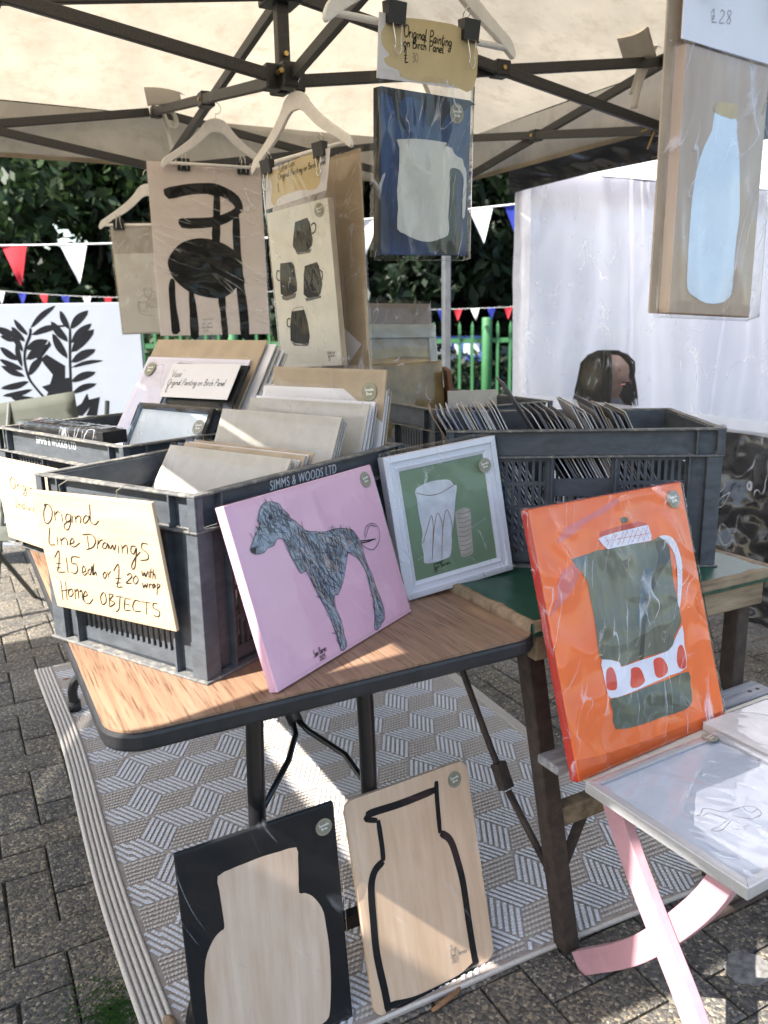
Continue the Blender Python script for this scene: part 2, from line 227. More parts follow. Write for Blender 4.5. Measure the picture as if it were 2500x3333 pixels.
ART = json.loads('''{"chair":{"shape":[[[-169,548],[-115,565],[-64,575],[-13,580],[31,581],[60,574],[96,559],[125,538],[138,514],[140,493],[134,478],[120,466],[88,443],[45,424],[4,415],[-48,409],[-109,409],[-120,440],[-88,446],[-30,450],[11,454],[44,462],[75,474],[108,493],[93,512],[68,528],[50,534],[26,534],[-1,540],[-53,536],[-100,526],[-152,514]],[[26,536],[50,536],[45,450],[37,358],[7,368],[12,421],[17,452]],[[95,445],[122,467],[122,382],[121,321],[124,238],[127,180],[134,111],[134,-13],[100,-12],[98,56],[94,144],[93,180],[91,331]],[[-161,226],[-173,263],[-172,287],[-156,315],[-129,343],[-95,362],[-51,372],[-14,372],[23,365],[63,350],[92,331],[121,318],[124,238],[129,202],[99,191],[73,166],[45,149],[14,143],[-30,147],[-74,158],[-102,170],[-133,193]],[[-176,193],[-167,217],[-152,210],[-154,158],[-153,98],[-146,16],[-177,7],[-179,48],[-179,165]],[[-100,169],[-81,160],[-73,79],[-74,-9],[-106,-9],[-103,94]],[[15,144],[45,149],[43,93],[47,-11],[23,-11],[20,86]]],"text":[[[-67,58],[-15,57]]]},"cups":{"body":[[[-9,403],[42,407],[51,392],[56,346],[51,332],[31,319],[-14,322],[-28,341],[-23,361]],[[-89,301],[-39,299],[-30,287],[-26,239],[-29,217],[-53,209],[-83,207],[-100,217],[-95,269]],[[14,281],[64,286],[71,274],[78,225],[68,201],[58,194],[13,194],[-2,205],[6,258]],[[-60,163],[-6,163],[4,128],[7,87],[0,71],[-20,67],[-59,72],[-77,81],[-72,125]]],"saucer":[[[-19,323],[48,323],[40,314],[-10,315]],[[-97,210],[-33,212],[-40,199],[-75,195],[-95,200]],[[3,194],[70,195],[67,189],[7,185]],[[-76,78],[-63,65],[-6,61],[3,72],[-30,66],[-54,69]]],"handle":[[[54,384],[67,389],[73,380],[68,367],[54,362]],[[-94,280],[-105,282],[-110,271],[-108,258],[-98,254]],[[72,264],[81,258],[81,244],[75,234]],[[-68,143],[-79,143],[-85,132],[-82,122],[-72,120]]],"rimline":[[[-59,164],[-44,171],[-14,172],[-7,163]]],"sticker":[[[92,419]]],"sig":[[[61,27],[92,31]]],"card":[[[-109,560],[157,565],[129,463],[-125,455]]],"blotch":[[[-91,550],[98,563],[112,503],[100,479],[76,474],[27,482],[-11,481],[-61,478],[-86,460],[-98,476],[-88,507],[-92,532]]],"text1":[[[-53,542],[18,549]]],"text2":[[[-58,524],[137,528]]],"text3":[[[-66,492],[-56,492]]]},"mug":{"mug":[[[-77,206],[-61,209],[-31,212],[6,213],[38,212],[51,211],[46,206],[64,203],[68,196],[78,189],[93,185],[98,172],[105,161],[106,117],[104,77],[97,77],[97,128],[98,149],[87,164],[69,167],[60,163],[59,151],[61,124],[58,73],[61,62],[59,40],[40,33],[17,27],[-12,27],[-37,33],[-56,40],[-74,49],[-72,87],[-75,117],[-71,152],[-70,193]]],"dark":[[[-111,292],[110,292],[110,283],[97,275],[88,252],[81,275],[49,261],[34,240],[24,257],[5,238],[-4,245],[-14,278],[-56,282],[-71,258],[-46,218],[-76,245],[-88,277]]],"green":[[[61,162],[84,162],[81,116],[88,58],[92,3],[18,9],[11,24],[40,32],[60,40],[62,73],[63,124]]],"sticker":[[[74,266]]],"sig":[[[47,19],[86,22]]],"card":[[[-120,411],[109,412],[115,312],[-125,305]]],"blotch":[[[-111,387],[-68,410],[106,410],[114,313],[47,315],[-27,310],[-68,313],[-74,323],[-100,328],[-110,338],[-97,346],[-114,361]]],"text1":[[[-65,380],[53,378]]],"text2":[[[-66,363],[34,365]]],"text3":[[[-64,337],[-53,338]]],"text4":[[[-45,340],[-29,342]]]},"bottle":{"body":[[[-25,288],[-11,291],[23,287],[27,269],[36,240],[42,208],[49,153],[46,119],[45,80],[46,43],[39,27],[18,18],[-14,17],[-43,26],[-58,36],[-61,67],[-62,121],[-61,164],[-56,203],[-43,238],[-28,263]]],"cap":[[[-25,297],[-16,303],[20,306],[26,303],[23,286],[0,285],[-25,288]]],"text1":[[[-53,402],[1,415]]]},"pink":{"dog":[[[-180,223],[-174,231],[-158,245],[-140,259],[-144,264],[-134,279],[-118,289],[-100,287],[-84,280],[-80,271],[-67,258],[-67,252],[-57,245],[-48,235],[-36,223],[-11,215],[15,209],[44,208],[73,202],[93,194],[100,185],[106,172],[109,161],[108,145],[109,123],[114,103],[115,81],[119,58],[121,36],[115,16],[101,11],[85,4],[75,9],[85,25],[96,55],[97,81],[99,107],[93,128],[83,149],[63,159],[51,146],[38,131],[21,112],[-1,97],[-10,99],[-16,78],[-11,52],[-15,33],[-14,12],[-23,5],[-34,6],[-34,22],[-35,35],[-37,61],[-43,87],[-52,114],[-58,137],[-65,159],[-79,158],[-87,178],[-92,194],[-92,211],[-99,223],[-114,226],[-124,218],[-142,218],[-151,213],[-171,215]]],"nose":[[[-180,223],[-177,227],[-166,225],[-171,215],[-178,219]]],"tail":[[[106,170],[129,166],[157,162]],[[106,166],[131,163],[151,163]],[[124,174],[133,187],[147,193],[167,190],[176,177],[171,161],[157,150],[140,145],[122,152],[107,164]],[[124,170],[136,181],[151,190],[172,183]]],"eye":[[[-114,263]]],"sticker":[[[179,276]]],"sig":[[[-106,19],[-71,19]]],"sig2":[[[-95,9],[-78,9]]]},"green":{"mat":[[[-117,268],[117,278],[94,34],[-130,32]]],"glass":[[[-73,217],[-63,225],[-38,230],[-9,229],[14,224],[22,212],[29,208],[20,179],[12,149],[1,113],[-11,69],[-26,63],[-54,62],[-77,66],[-76,84],[-77,107],[-71,129],[-73,170],[-72,198]]],"line":[[[-75,107],[-58,136],[-44,160],[-44,133],[-58,69]],[[-58,69],[-43,128],[-28,163],[-21,133],[-28,99]],[[-35,64],[-21,128],[-5,165],[3,133],[-3,103]],[[-72,214],[-43,203],[-14,202],[22,212]]],"small":[[[16,154],[31,159],[46,158],[54,148],[50,112],[47,76],[43,58],[16,57],[13,68],[13,100],[14,131]]],"hatch":[[[18,151],[35,148],[54,150]],[[18,141],[34,138],[53,141]],[[17,131],[33,129],[51,131]],[[16,121],[33,119],[50,121]],[[16,112],[32,109],[49,112]],[[15,102],[31,99],[48,102]],[[15,92],[30,89],[46,92]],[[14,82],[30,80],[45,82]],[[13,72],[29,70],[43,73]],[[13,62],[28,60],[42,63]]],"sticker":[[[100,240]]],"text1":[[[-58,54],[-29,57]]],"text2":[[[-58,47],[-16,50]]],"text3":[[[-57,41],[-49,41]]]},"orange":{"pot":[[[-81,394],[-46,395],[-30,395],[34,393],[88,390],[113,395],[132,393],[135,374],[136,353],[131,298],[133,256],[133,224],[124,211],[105,197],[97,182],[78,172],[16,175],[-17,174],[-53,173],[-57,183],[-83,192],[-104,201],[-103,235],[-100,275],[-101,314],[-101,346],[-111,365]]],"spout":[[[-129,391],[-81,394],[-111,365],[-121,375]]],"band":[[[-101,197],[-57,181],[-56,172],[-1,172],[78,172],[103,189],[132,212],[127,172],[121,128],[70,125],[1,122],[-56,120],[-98,124],[-103,148],[-104,173]]],"base":[[[-97,121],[-56,118],[1,119],[68,119],[125,119],[124,94],[119,60],[92,50],[24,54],[-29,55],[-98,65],[-97,98]]],"lid":[[[-53,417],[-39,420],[1,422],[80,423],[88,422],[92,401],[88,391],[34,393],[-34,394],[-44,403]]],"lidtop":[[[-47,420],[-41,429],[4,432],[62,433],[85,427],[82,423],[1,423]]],"zig":[[[-36,418],[-25,397],[-4,419],[6,396],[27,420],[35,397],[58,420],[68,395],[85,420]],[[-34,401],[-12,419],[-6,397],[16,419],[23,396],[43,419],[51,395],[73,420],[83,395]],[[-34,410],[90,406]]],"knob":[[[16,446],[26,448],[36,444],[33,437],[19,436]]],"handle":[[[113,395],[133,395],[152,386],[162,366],[165,339],[160,310],[147,274],[134,247],[132,262],[142,296],[149,330],[149,354],[139,373],[133,383]]],"fruit":[[[-94,176],[-80,177],[-74,160],[-76,141],[-83,135],[-101,141],[-101,156]],[[-30,163],[-9,159],[-1,136],[-5,129],[-22,125],[-41,130],[-35,151]],[[34,165],[55,164],[67,146],[63,132],[44,127],[31,133],[30,151]],[[107,171],[120,174],[124,155],[119,130],[102,131],[97,147]]],"stroke":[[[100,388],[131,383],[135,350],[95,322],[53,278],[30,234],[7,174],[-4,177],[15,223],[32,262],[59,300],[90,337],[103,361]]],"blue":[[[63,339],[73,337],[47,296],[23,261],[8,236],[23,278],[48,313]]],"pinkpatch":[[[-154,426],[-134,447],[-98,458],[-50,468],[14,486],[18,477],[-28,462],[-81,450],[-112,436]],[[-166,364],[-125,383],[-115,363],[-146,331],[-183,311],[-204,300],[-182,330]]],"deep":[[[-205,38],[-141,30],[-26,23],[101,21],[206,19],[208,-1],[-207,2]]],"sticker":[[[175,463]]]},"black":{"vase":[[[-80,373],[-53,378],[-27,379],[4,380],[35,378],[67,375],[68,352],[66,320],[64,288],[74,284],[88,273],[100,254],[108,232],[110,205],[112,176],[112,137],[109,90],[105,56],[99,25],[84,17],[67,16],[-58,49],[-120,75],[-125,116],[-124,160],[-123,193],[-117,231],[-107,253],[-95,268],[-84,274],[-78,279],[-79,319],[-80,348]]],"sticker":[[[124,395]]]},"jug":{"w32":[[[-100,380],[-87,383],[-18,380],[63,382]],[[-114,14],[-59,0],[7,-4],[56,-3],[97,9]],[[58,294],[78,271],[88,223],[93,176],[93,95],[94,26],[96,5]],[[-80,285],[-101,273],[-114,244],[-120,179],[-123,117],[-118,47],[-116,3]]],"w20":[[[-98,380],[-103,375],[-80,365]],[[-78,365],[-78,312],[-80,285]],[[65,398],[61,366],[56,294]]],"sticker":[[[109,388]]],"text1":[[[37,57],[55,54]]],"text2":[[[37,43],[77,40]]],"text3":[[[39,32],[55,30]]]},"sign":{"stroke":[[[-110,193],[-121,180],[-125,165],[-120,158],[-106,167],[-98,182],[-101,192],[-112,194],[-116,190]],[[-92,184],[-95,166]],[[-92,177],[-84,183],[-78,182]],[[-74,180],[-76,166]],[[-73,186],[-72,185]],[[-51,179],[-59,181],[-66,173],[-64,166],[-55,171],[-50,180],[-58,162],[-68,152],[-75,155],[-72,162],[-54,171]],[[-46,179],[-52,166]],[[-45,185],[-45,184]],[[-40,180],[-41,167]],[[-40,174],[-32,180],[-26,178],[-30,167]],[[-5,180],[-12,182],[-21,174],[-19,168],[-8,175],[-3,183]],[[4,203],[0,187],[-3,173],[6,168],[18,176]],[[-115,152],[-127,122],[-111,121]],[[-101,137],[-104,121]],[[-101,143],[-101,142]],[[-92,136],[-94,122]],[[-93,130],[-81,137],[-76,132],[-78,123]],[[-73,126],[-59,131],[-59,138],[-67,133],[-69,124],[-59,123],[-43,132]],[[-20,147],[-23,123]],[[-32,147],[-10,150],[-1,141],[-11,128],[-30,121]],[[6,143],[-2,125]],[[3,134],[12,142],[18,143]],[[25,139],[17,137],[13,129],[20,129],[28,138],[27,128]],[[29,137],[32,129],[39,137],[40,128],[48,139]],[[53,137],[49,123]],[[58,149],[58,148]],[[61,139],[59,124]],[[61,133],[71,140],[73,135],[70,124]],[[94,140],[84,139],[80,130],[85,126],[95,138],[88,119],[82,104],[75,99],[75,106],[86,119],[102,132]],[[123,147],[111,147],[107,138],[118,131],[116,121],[98,117]],[[-122,96],[-105,111],[-115,83],[-122,70],[-101,72]],[[-123,86],[-108,87]],[[-124,77],[-111,79]],[[-89,101],[-94,71]],[[-52,105],[-73,103],[-77,91],[-66,91],[-66,80],[-76,72],[-85,74]],[[-55,77],[-45,81],[-47,90],[-54,81],[-52,72],[-42,78]],[[-32,87],[-40,80],[-36,75],[-33,78],[-25,93],[-29,75]],[[-19,98],[-27,76],[-19,83],[-19,75]],[[5,86],[-2,79],[0,73],[7,80],[5,86]],[[11,86],[12,75]],[[13,82],[20,89]],[[27,90],[43,104],[37,81],[28,62],[41,64]],[[27,77],[43,79]],[[26,68],[39,71]],[[58,86],[67,91],[69,85],[52,72],[66,74]],[[80,89],[71,81],[74,73],[83,81],[80,89]],[[96,99],[96,90],[102,97],[102,89],[110,100]],[[112,98],[110,89]],[[119,106],[113,89]],[[112,99],[122,100]],[[124,105],[118,88]],[[121,95],[125,97],[124,88]],[[92,78],[92,69],[98,76],[99,70],[104,79]],[[108,79],[106,70]],[[108,76],[113,79]],[[120,80],[114,76],[115,71],[121,79],[120,73]],[[127,81],[120,60]],[[127,81],[132,79],[125,72]],[[-120,54],[-127,15]],[[-107,54],[-115,17]],[[-125,33],[-98,40]],[[-95,42],[-106,34],[-105,25],[-94,32],[-94,42]],[[-86,43],[-91,22]],[[-86,37],[-78,43],[-81,25]],[[-75,38],[-68,42],[-71,23]],[[-68,30],[-56,35],[-58,42],[-66,33],[-67,21],[-56,19],[-42,30]],[[-11,47],[-21,37],[-21,23],[-10,29],[-7,42],[-11,47]],[[3,46],[-3,21]],[[3,46],[13,45],[2,35],[13,31],[-2,21]],[[19,44],[38,45]],[[29,44],[20,21],[10,14]],[[41,43],[34,22],[49,23]],[[41,43],[55,44]],[[38,33],[50,33]],[[77,43],[65,43],[56,31],[59,23],[74,25]],[[79,43],[102,44]],[[92,44],[86,21]],[[118,45],[108,44],[106,36],[118,32],[114,22],[102,22]]]},"draw":{"line":[[[-74,4],[-64,4],[-49,11],[-40,5],[-33,-6],[-24,-15],[2,-18],[20,-23],[27,-34],[21,-47],[7,-52]],[[-74,4],[-64,-2],[-52,-1],[-45,-13],[-40,-30]],[[-40,-30],[-66,-34],[-86,-34],[-73,-43],[-37,-34]],[[10,-21],[6,-31],[11,-38],[27,-36]],[[-24,-26],[-17,-37],[-5,-49],[13,-49]]],"thin":[[[-86,7],[-89,-48]],[[37,-9],[36,-37]]],"text1":[[[-58,-55],[-22,-59]]],"corner":[[[-157,164],[180,167],[-169,-150]]]},"glass":{"line":[[[-44,181],[-43,169],[-41,156],[-33,146],[-21,148],[-14,164],[-12,178]],[[-45,181],[-35,185],[-20,186],[-12,180],[-23,176],[-36,176],[-44,180]],[[-32,140],[-31,124],[-28,110],[-12,106],[1,111],[0,132]],[[-31,140],[-15,143],[1,140],[-2,135],[-18,134],[-30,139]],[[-68,130],[-67,112],[-64,96],[-50,93],[-40,106],[-37,129]],[[-68,130],[-52,134],[-37,129],[-51,126],[-66,129]],[[-47,161],[-62,148],[-72,125],[-74,103],[-68,87],[-51,77],[-24,74],[-2,72]],[[-13,171],[8,170]],[[-28,169],[-35,153],[-26,150],[-20,164]],[[-21,128],[-25,114],[-14,112],[-7,130]]]},"leaf":{"leaf":[[[-13,974],[90,1065]],[[-18,974],[-55,1070]],[[-16,903],[100,1000]],[[-18,856],[111,969]],[[-26,804],[108,868]],[[-29,778],[141,811]],[[-37,704],[97,752]],[[-38,644],[96,692]],[[-31,913],[-108,1017]],[[-43,828],[-106,956]],[[-218,982],[-76,1093]],[[-236,949],[-298,1030]],[[-217,947],[-59,991]],[[-254,917],[-314,993]],[[-254,874],[-134,919]],[[-296,922],[-380,947]],[[-298,946],[-393,989]],[[-299,823],[-387,891]],[[-280,775],[-399,830]],[[-275,739],[-394,796]],[[-259,713],[-411,679]],[[-244,671],[-406,640]],[[-189,600],[-361,632]],[[-258,822],[-127,896]],[[-255,741],[-172,835]],[[-270,865],[-313,983]],[[-284,785],[-297,918]]],"width":[45,35,40,55,45,22,40,35,45,45,30,30,35,35,45,25,45,40,35,35,35,30,55,50,40,34,30],"stem":[[[-15,978],[-32,819],[-39,723],[-47,578]],[[-218,982],[-227,945],[-252,893],[-268,823],[-257,732],[-220,669],[-178,615]],[[-40,993],[-107,989]]],"mass":[[[-183,826],[-151,849],[-61,790],[-68,724],[-46,728],[-44,680],[-53,529],[-79,530],[-87,598],[-103,633],[-159,609],[-200,591],[-164,653],[-194,683],[-149,696],[-129,744],[-167,797]],[[-31,529],[-36,568],[5,592],[40,645],[46,611],[104,624],[79,527],[23,528],[53,581],[4,528]],[[-122,896],[-129,919],[-160,854],[-193,821],[-211,836]]],"corner":[[[341,972],[352,1102],[-359,1109]]]},"vase":{"text1":[[[-123,56],[-75,57]]],"text2":[[[-124,33],[107,35]]],"text3":[[[-123,13],[-110,13]]]}}''')
# ------------------------------------------------------------------ shared materials
m_canopy = M('cream_canopy', (.50, .43, .325), .75, var=.10, scale=4.5, bump=.9, bscale=16, dirt=((.41, .345, .25), 11, .50), trans=.42, spec=.15)
m_frame = M('hammered_grey_steel', (.035, .034, .033), .48, var=.35, scale=240, bump=.5, bscale=340, spec=.5)
m_blackplastic = M('black_plastic', (.014, .014, .015), .42, var=.3, scale=40, spec=.5)
m_brass = M('brass_screw', (.5, .36, .14), .35, metal=1, var=.1)
m_steel = M('galvanised_pole', (.34, .35, .36), .42, metal=.7, var=.12, scale=20)
m_wire = M('bright_wire', (.66, .65, .62), .25, metal=1, var=.05)
m_white = M('white_paint', (.80, .78, .76), .5, var=.05, scale=30, bump=.1, bscale=90)
m_strap = M('white_strap', (.72, .70, .66), .8, var=.05, trans=.15)
m_film = film('cellophane', 22, .5, .0, .03, stretch=(1.2, 1, .45), rot=18, ior=1.75, dist=.003, glint=.65, width=.014, patch=.49, refl=.22)
m_film2 = film('cellophane_creased', 15, .5, .0, .025, stretch=(1.3, 1, .38), rot=-22, ior=2.0, dist=.004, glint=.75, width=.018, patch=.47, refl=.30)
m_filmflat = film('cellophane_flat', 9, .4, stretch=(1.3, 1, .4), rot=24, milky=.0, rough=.035, ior=1.7, dist=.003, glint=.55, width=.013, patch=.53, refl=.14)
m_ink = M('black_ink', (.009, .009, .010), .65, var=.2, scale=90, spec=.2)
m_pencil = M('pencil_grey', (.22, .20, .18), .7, var=.1)
m_kraft = M('kraft_board', (.42, .325, .225), .85, var=.1, scale=14, bump=.12, bscale=300, dirt=((.50, .41, .30), 160, .56))
m_greyboard = M('grey_board', (.46, .43, .385), .88, var=.07, scale=30, bump=.1, bscale=300, dirt=((.55, .52, .47), 190, .58))
m_paper = M('white_paper', (.72, .69, .70), .75, var=.03, scale=10)
m_ply = wood('birch_ply', (.46, .325, .20), (.56, .415, .275), 5., axis=0, rough=.55, bump=.06, ratio=9)
m_plyv = wood('birch_panel', (.60, .42, .29), (.76, .60, .46), 4., axis=2, rough=.5, bump=.06, ratio=10)
# ------------------------------------------------------------------ ground and pavers
def paver_mat(name, base):
    m, N, L = _mat(name)
    out = N.new('ShaderNodeOutputMaterial'); p = N.new('ShaderNodeBsdfPrincipled'); p.inputs['Roughness'].default_value = .82; p.inputs['Specular IOR Level'].default_value = .35
    tc = N.new('ShaderNodeNewGeometry')
    vo = N.new('ShaderNodeTexVoronoi'); vo.inputs['Scale'].default_value = 165; vo.inputs['Randomness'].default_value = 1
    L.new(tc.outputs['Position'], vo.inputs['Vector'])
    sp = N.new('ShaderNodeSeparateColor'); L.new(vo.outputs['Color'], sp.inputs[0])
    rp = N.new('ShaderNodeValToRGB'); els = rp.color_ramp.elements
    els[0].position = 0; els[0].color = (base[0] * .45, base[1] * .45, base[2] * .45, 1)
    els[1].position = 1; els[1].color = (.30, .265, .21, 1)
    for pos, c in ((.35, (base[0] * .75, base[1] * .74, base[2] * .72)), (.62, base), (.84, (base[0] * 1.5, base[1] * 1.38, base[2] * 1.15)), (.95, (base[0] * 2.2, base[1] * 1.95, base[2] * 1.5))):
        e = els.new(pos); e.color = (*c, 1)
    L.new(sp.outputs[0], rp.inputs[0])
    nz = N.new('ShaderNodeTexNoise'); nz.inputs['Scale'].default_value = 5; nz.inputs['Detail'].default_value = 6; L.new(tc.outputs['Position'], nz.inputs['Vector'])
    mr = N.new('ShaderNodeMapRange'); mr.inputs[3].default_value = .62; mr.inputs[4].default_value = 1.35; L.new(nz.outputs['Fac'], mr.inputs[0])
    mx = N.new('ShaderNodeMix'); mx.data_type = 'RGBA'; mx.blend_type = 'MULTIPLY'; mx.inputs[0].default_value = 1
    L.new(rp.outputs[0], mx.inputs[6]); L.new(mr.outputs[0], mx.inputs[7])
    L.new(mx.outputs[2], p.inputs['Base Color'])
    b = N.new('ShaderNodeBump'); b.inputs['Strength'].default_value = .55; b.inputs['Distance'].default_value = .003; b.invert = True
    L.new(vo.outputs['Distance'], b.inputs['Height']); L.new(b.outputs[0], p.inputs['Normal'])
    L.new(p.outputs[0], out.inputs[0]); return m
m_pav = [paver_mat('paver_stone_%s' % k, c) for k, c in (('grey', (.105, .097, .086)), ('brown', (.115, .104, .088)), ('dark', (.088, .083, .076)), ('pale', (.13, .122, .11)))]
m_joint = M('joint_dirt', (.028, .025, .020), .95, var=.4, scale=60, dirt=((.03, .05, .015), 4, .62), bump=.5, bscale=200)
G = 120
gb = MB(); gb.add([(-G, -G, -.012), (G, -G, -.012), (G, G, -.012), (-G, G, -.012)], [(0, 1, 2, 3)])
ground = gb.build('ground', m_joint); tag(ground, kind='structure')
tarm = M('far_tarmac', (.085, .08, .072), .9, var=.25, scale=3, bump=.3, bscale=80)
fg = MB(); fg.add([(-40, 4.6, -.006), (40, 4.6, -.006), (40, 60, -.006), (-40, 60, -.006)], [(0, 1, 2, 3)]); fg.add([(-40, -8, -.006), (-4.2, -8, -.006), (-4.2, 4.596, -.006), (-40, 4.596, -.006)], [(0, 1, 2, 3)])
o = fg.build('path', tarm); tag(o, kind='structure')
U = .1025; X0, Y0 = -.889, -.301 - U / 2; GAP = .0045; ch = .005
def paver_mesh(name, lx, ly, mat):
    mb = MB(); a, b_ = lx / 2, ly / 2; a2, b2 = a - ch, b_ - ch
    v = [(-a, -b_, -.02), (a, -b_, -.02), (a, b_, -.02), (-a, b_, -.02), (-a, -b_, -ch * .6), (a, -b_, -ch * .6), (a, b_, -ch * .6), (-a, b_, -ch * .6), (-a2, -b2, 0), (a2, -b2, 0), (a2, b2, 0), (-a2, b2, 0)]
    mb.add(v, [(0, 1, 5, 4), (1, 2, 6, 5), (2, 3, 7, 6), (3, 0, 4, 7), (4, 5, 9, 8), (5, 6, 10, 9), (6, 7, 11, 10), (7, 4, 8, 11), (8, 9, 10, 11)])
    return mb.mesh(name, mat)
pmesh = [[paver_mesh('paver', 2 * U - GAP, U - GAP, m) for m in m_pav], [paver_mesh('paver', U - GAP, 2 * U - GAP, m) for m in m_pav]]
def project(P):
    d = Vector(P) - CAM; z = d.dot(FW)
    if z < .05: return None
    return (1250 + 2666.5 * d.dot(RT) / z, 1666.5 - 2666.5 * d.dot(UP) / z, z)
bricks = []
for kx in range(-32, 34):
    for j in range(-20, 50):
        for kind in (0, 1):
            if kind == 0 and (j - kx) % 4 == 0: cx, cy = X0 + kx * U, Y0 + (j + .5) * U          # lies along x
            elif kind == 1 and (j - kx) % 4 == 2: cx, cy = X0 + (kx + .5) * U, Y0 + (j + 1) * U   # lies along y
            else: continue
            if cx < -4.1 or cx > 2.2 or cy > 4.5 or cy < -2.2: continue
            if -.70 < cx < .5 and -1.15 < cy < .7: continue         # under the rug
            pr = project((cx, cy, 0))
            inv = pr is not None and -60 < pr[0] < 2560 and pr[1] < 3400
            hid = inv and ((pr[0] > 500 and pr[1] < 2080 and cx < 1.0 and cy > -.9) or (pr[0] > 1000 and pr[1] < 1850))
            bricks.append((0 if inv and not hid else 1, (Vector((cx, cy, 0)) - CAM).length, cx, cy, kind))
bricks.sort(); rng = random.Random(3); rest = MB(); nb = 0
for far, d, cx, cy, kind in bricks:
    dz = rng.uniform(-.0022, .001); ang = rng.uniform(-.012, .012)
    m = Matrix.Translation((cx, cy, dz)) @ Matrix.Rotation(ang, 4, 'Z') @ Matrix.Rotation(rng.uniform(-.008, .008), 4, 'X')
    if nb < 300 and not far:
        obj('paver', pmesh[kind][rng.choice((0, 0, 1, 1, 2, 3))], ground, m); nb += 1
    else:
        a, b_ = ((U - GAP / 2, U / 2 - GAP / 2) if kind == 0 else (U / 2 - GAP / 2, U - GAP / 2))
        v = [m @ Vector(p) for p in ((-a, -b_, -.01), (a, -b_, -.01), (a, b_, -.01), (-a, b_, -.01), (-a + ch, -b_ + ch, 0), (a - ch, -b_ + ch, 0), (a - ch, b_ - ch, 0), (-a + ch, b_ - ch, 0))]
        rest.add(v, [(0, 1, 5, 4), (1, 2, 6, 5), (2, 3, 7, 6), (3, 0, 4, 7), (4, 5, 6, 7)])
o = rest.build('paver_field', m_pav[0], ground); o['kind'] = 'stuff'
# old mortar smears by the folding stool, moss by the rug corner
m_mortar = M('old_mortar', (.17, .162, .15), .9, var=.4, scale=60, bump=.5, bscale=200)
m_moss = M('moss', (.05, .11, .015), .95, var=.4, scale=120, bump=.6, bscale=300)
def smear(name, cx, cy, r, mat, seed, z=.0028, label=None, cat=None):
    rr = random.Random(seed); n = 26; v = [(cx, cy, z + .0018)]
    for i in range(n):
        q = r * (1 + .28 * noise.noise(Vector((math.cos(i / n * 6.28) * 1.7 + seed, math.sin(i / n * 6.28) * 1.7, seed))) + rr.uniform(-.07, .07))
        v.append((cx + q * math.cos(i / n * 6.283), cy + q * math.sin(i / n * 6.283) * .8, z - .0022))
    mb = MB(); mb.add(v, [(0, i + 1, (i + 1) % n + 1) for i in range(n)])
    o = mb.build(name, mat, smooth=True)
    return tag(o, label, cat)
smear('mortar_smear', .335, -1.505, .052, m_mortar, 1, label='pale grey mortar smear on the paver beside the pink leg', cat='mortar')
smear('mortar_smear', .23, -1.37, .045, m_mortar, 5, label='grey mortar smear on the pavers behind the pink crossed legs', cat='mortar')
mo = MB(); rr = random.Random(8)
for i in range(2000):
    a = rr.uniform(0, 6.28); q = abs(rr.gauss(0, .08)); x, y = -.835 + q * math.cos(a) * .6, -1.0 + q * math.sin(a) * 1.1
    if x > -.79: continue
    s_ = rr.uniform(.0014, .0036); mo.add([(x - s_, y, .0), (x + s_, y, .0), (x, y + s_, .0), (x, y, s_ * 1.6)], [(0, 1, 3), (1, 2, 3), (2, 0, 3)])
o = mo.build('moss', m_moss); tag(o, 'green moss growing in the joints beside the rug', 'moss', kind='stuff')
# small litter
m_leaf = M('dead_leaf', (.20, .10, .045), .7, var=.3, scale=60); m_peb = M('pebble', (.20, .13, .07), .55, var=.3, scale=60, bump=.3, bscale=120)
def pebble(loc, s, label, mat, cat, rz=0):
    mb = MB(); n, k = 10, 6
    prof = [(math.sin(math.pi * i / k), -math.cos(math.pi * i / k)) for i in range(k + 1)]
    mb.lathe(prof, n=n); mb.v = [tuple(Vector((p[0] * s[0], p[1] * s[1], p[2] * s[2])) * (1 + .18 * noise.noise(Vector(p) * 1.8 + Vector(loc) * 9))) for p in mb.v]
    return tag(mb.build('pebble' if cat == 'pebble' else 'leaf', mat, m=Matrix.Translation(loc) @ Matrix.Rotation(rz, 4, 'Z'), smooth=True), label, cat)
pebble((-.742, -1.075, .018), (.011, .017, .009), 'brown pebble on the rug beside the black vase panel', m_peb, 'pebble', .5)
pebble((-.705, .655, .012), (.014, .010, .004), 'brown dry leaf on the sunlit back corner of the rug', m_leaf, 'leaf', .2)
pebble((.59, .055, .014), (.012, .009, .006), 'small brown leaf on the far right corner of the rug', m_leaf, 'leaf', 1)
tw = MB(); tw.tube([(-.29, -1.285, .005), (-.26, -1.28, .007), (-.225, -1.272, .006), (-.20, -1.255, .005)], [.004, .006, .0055, .002], 6)
tag(tw.build('twig', m_leaf, smooth=True), 'reddish strip of bark on the pavers in front of the rug', 'twig')
# ------------------------------------------------------------------ rug
m_rug = M('rug_taupe', (.36, .312, .272), .85, var=.12, scale=60, bump=.6, bscale=420, stretch=(1, 2.2, 1))
m_rugw = M('rug_white_cord', (.58, .59, .61), .8, var=.08, scale=150, bump=.4, bscale=500)
m_rugc = M('rug_cream_cord', (.49, .445, .395), .8, var=.1, scale=150, bump=.4, bscale=500)
RX0, RX1, RY0, RY1 = -.795, .585, -1.285, .82
def rug_edge(x, y):
    """slight waves of the cloth and of its outline"""
    return (x + .008 * math.sin(y * 4.1 + 1) * (x < -.7) + (.03 * math.sin(y * 2.4) - .05 * max(0, -y - .2)) * max(0, (x - .2)) * 2,
            y + (.02 * math.sin(x * 3.1 + 2.2) + .05 * max(0, -.2 - x)) * max(0, (-y - .9)) * 2.5,
            .006 + .007 * max(0, noise.noise(Vector((x * 2.3, y * 3.1, 1.7)))) + .002 * max(0, noise.noise(Vector((x * 9, y * 7, 4.7)))))
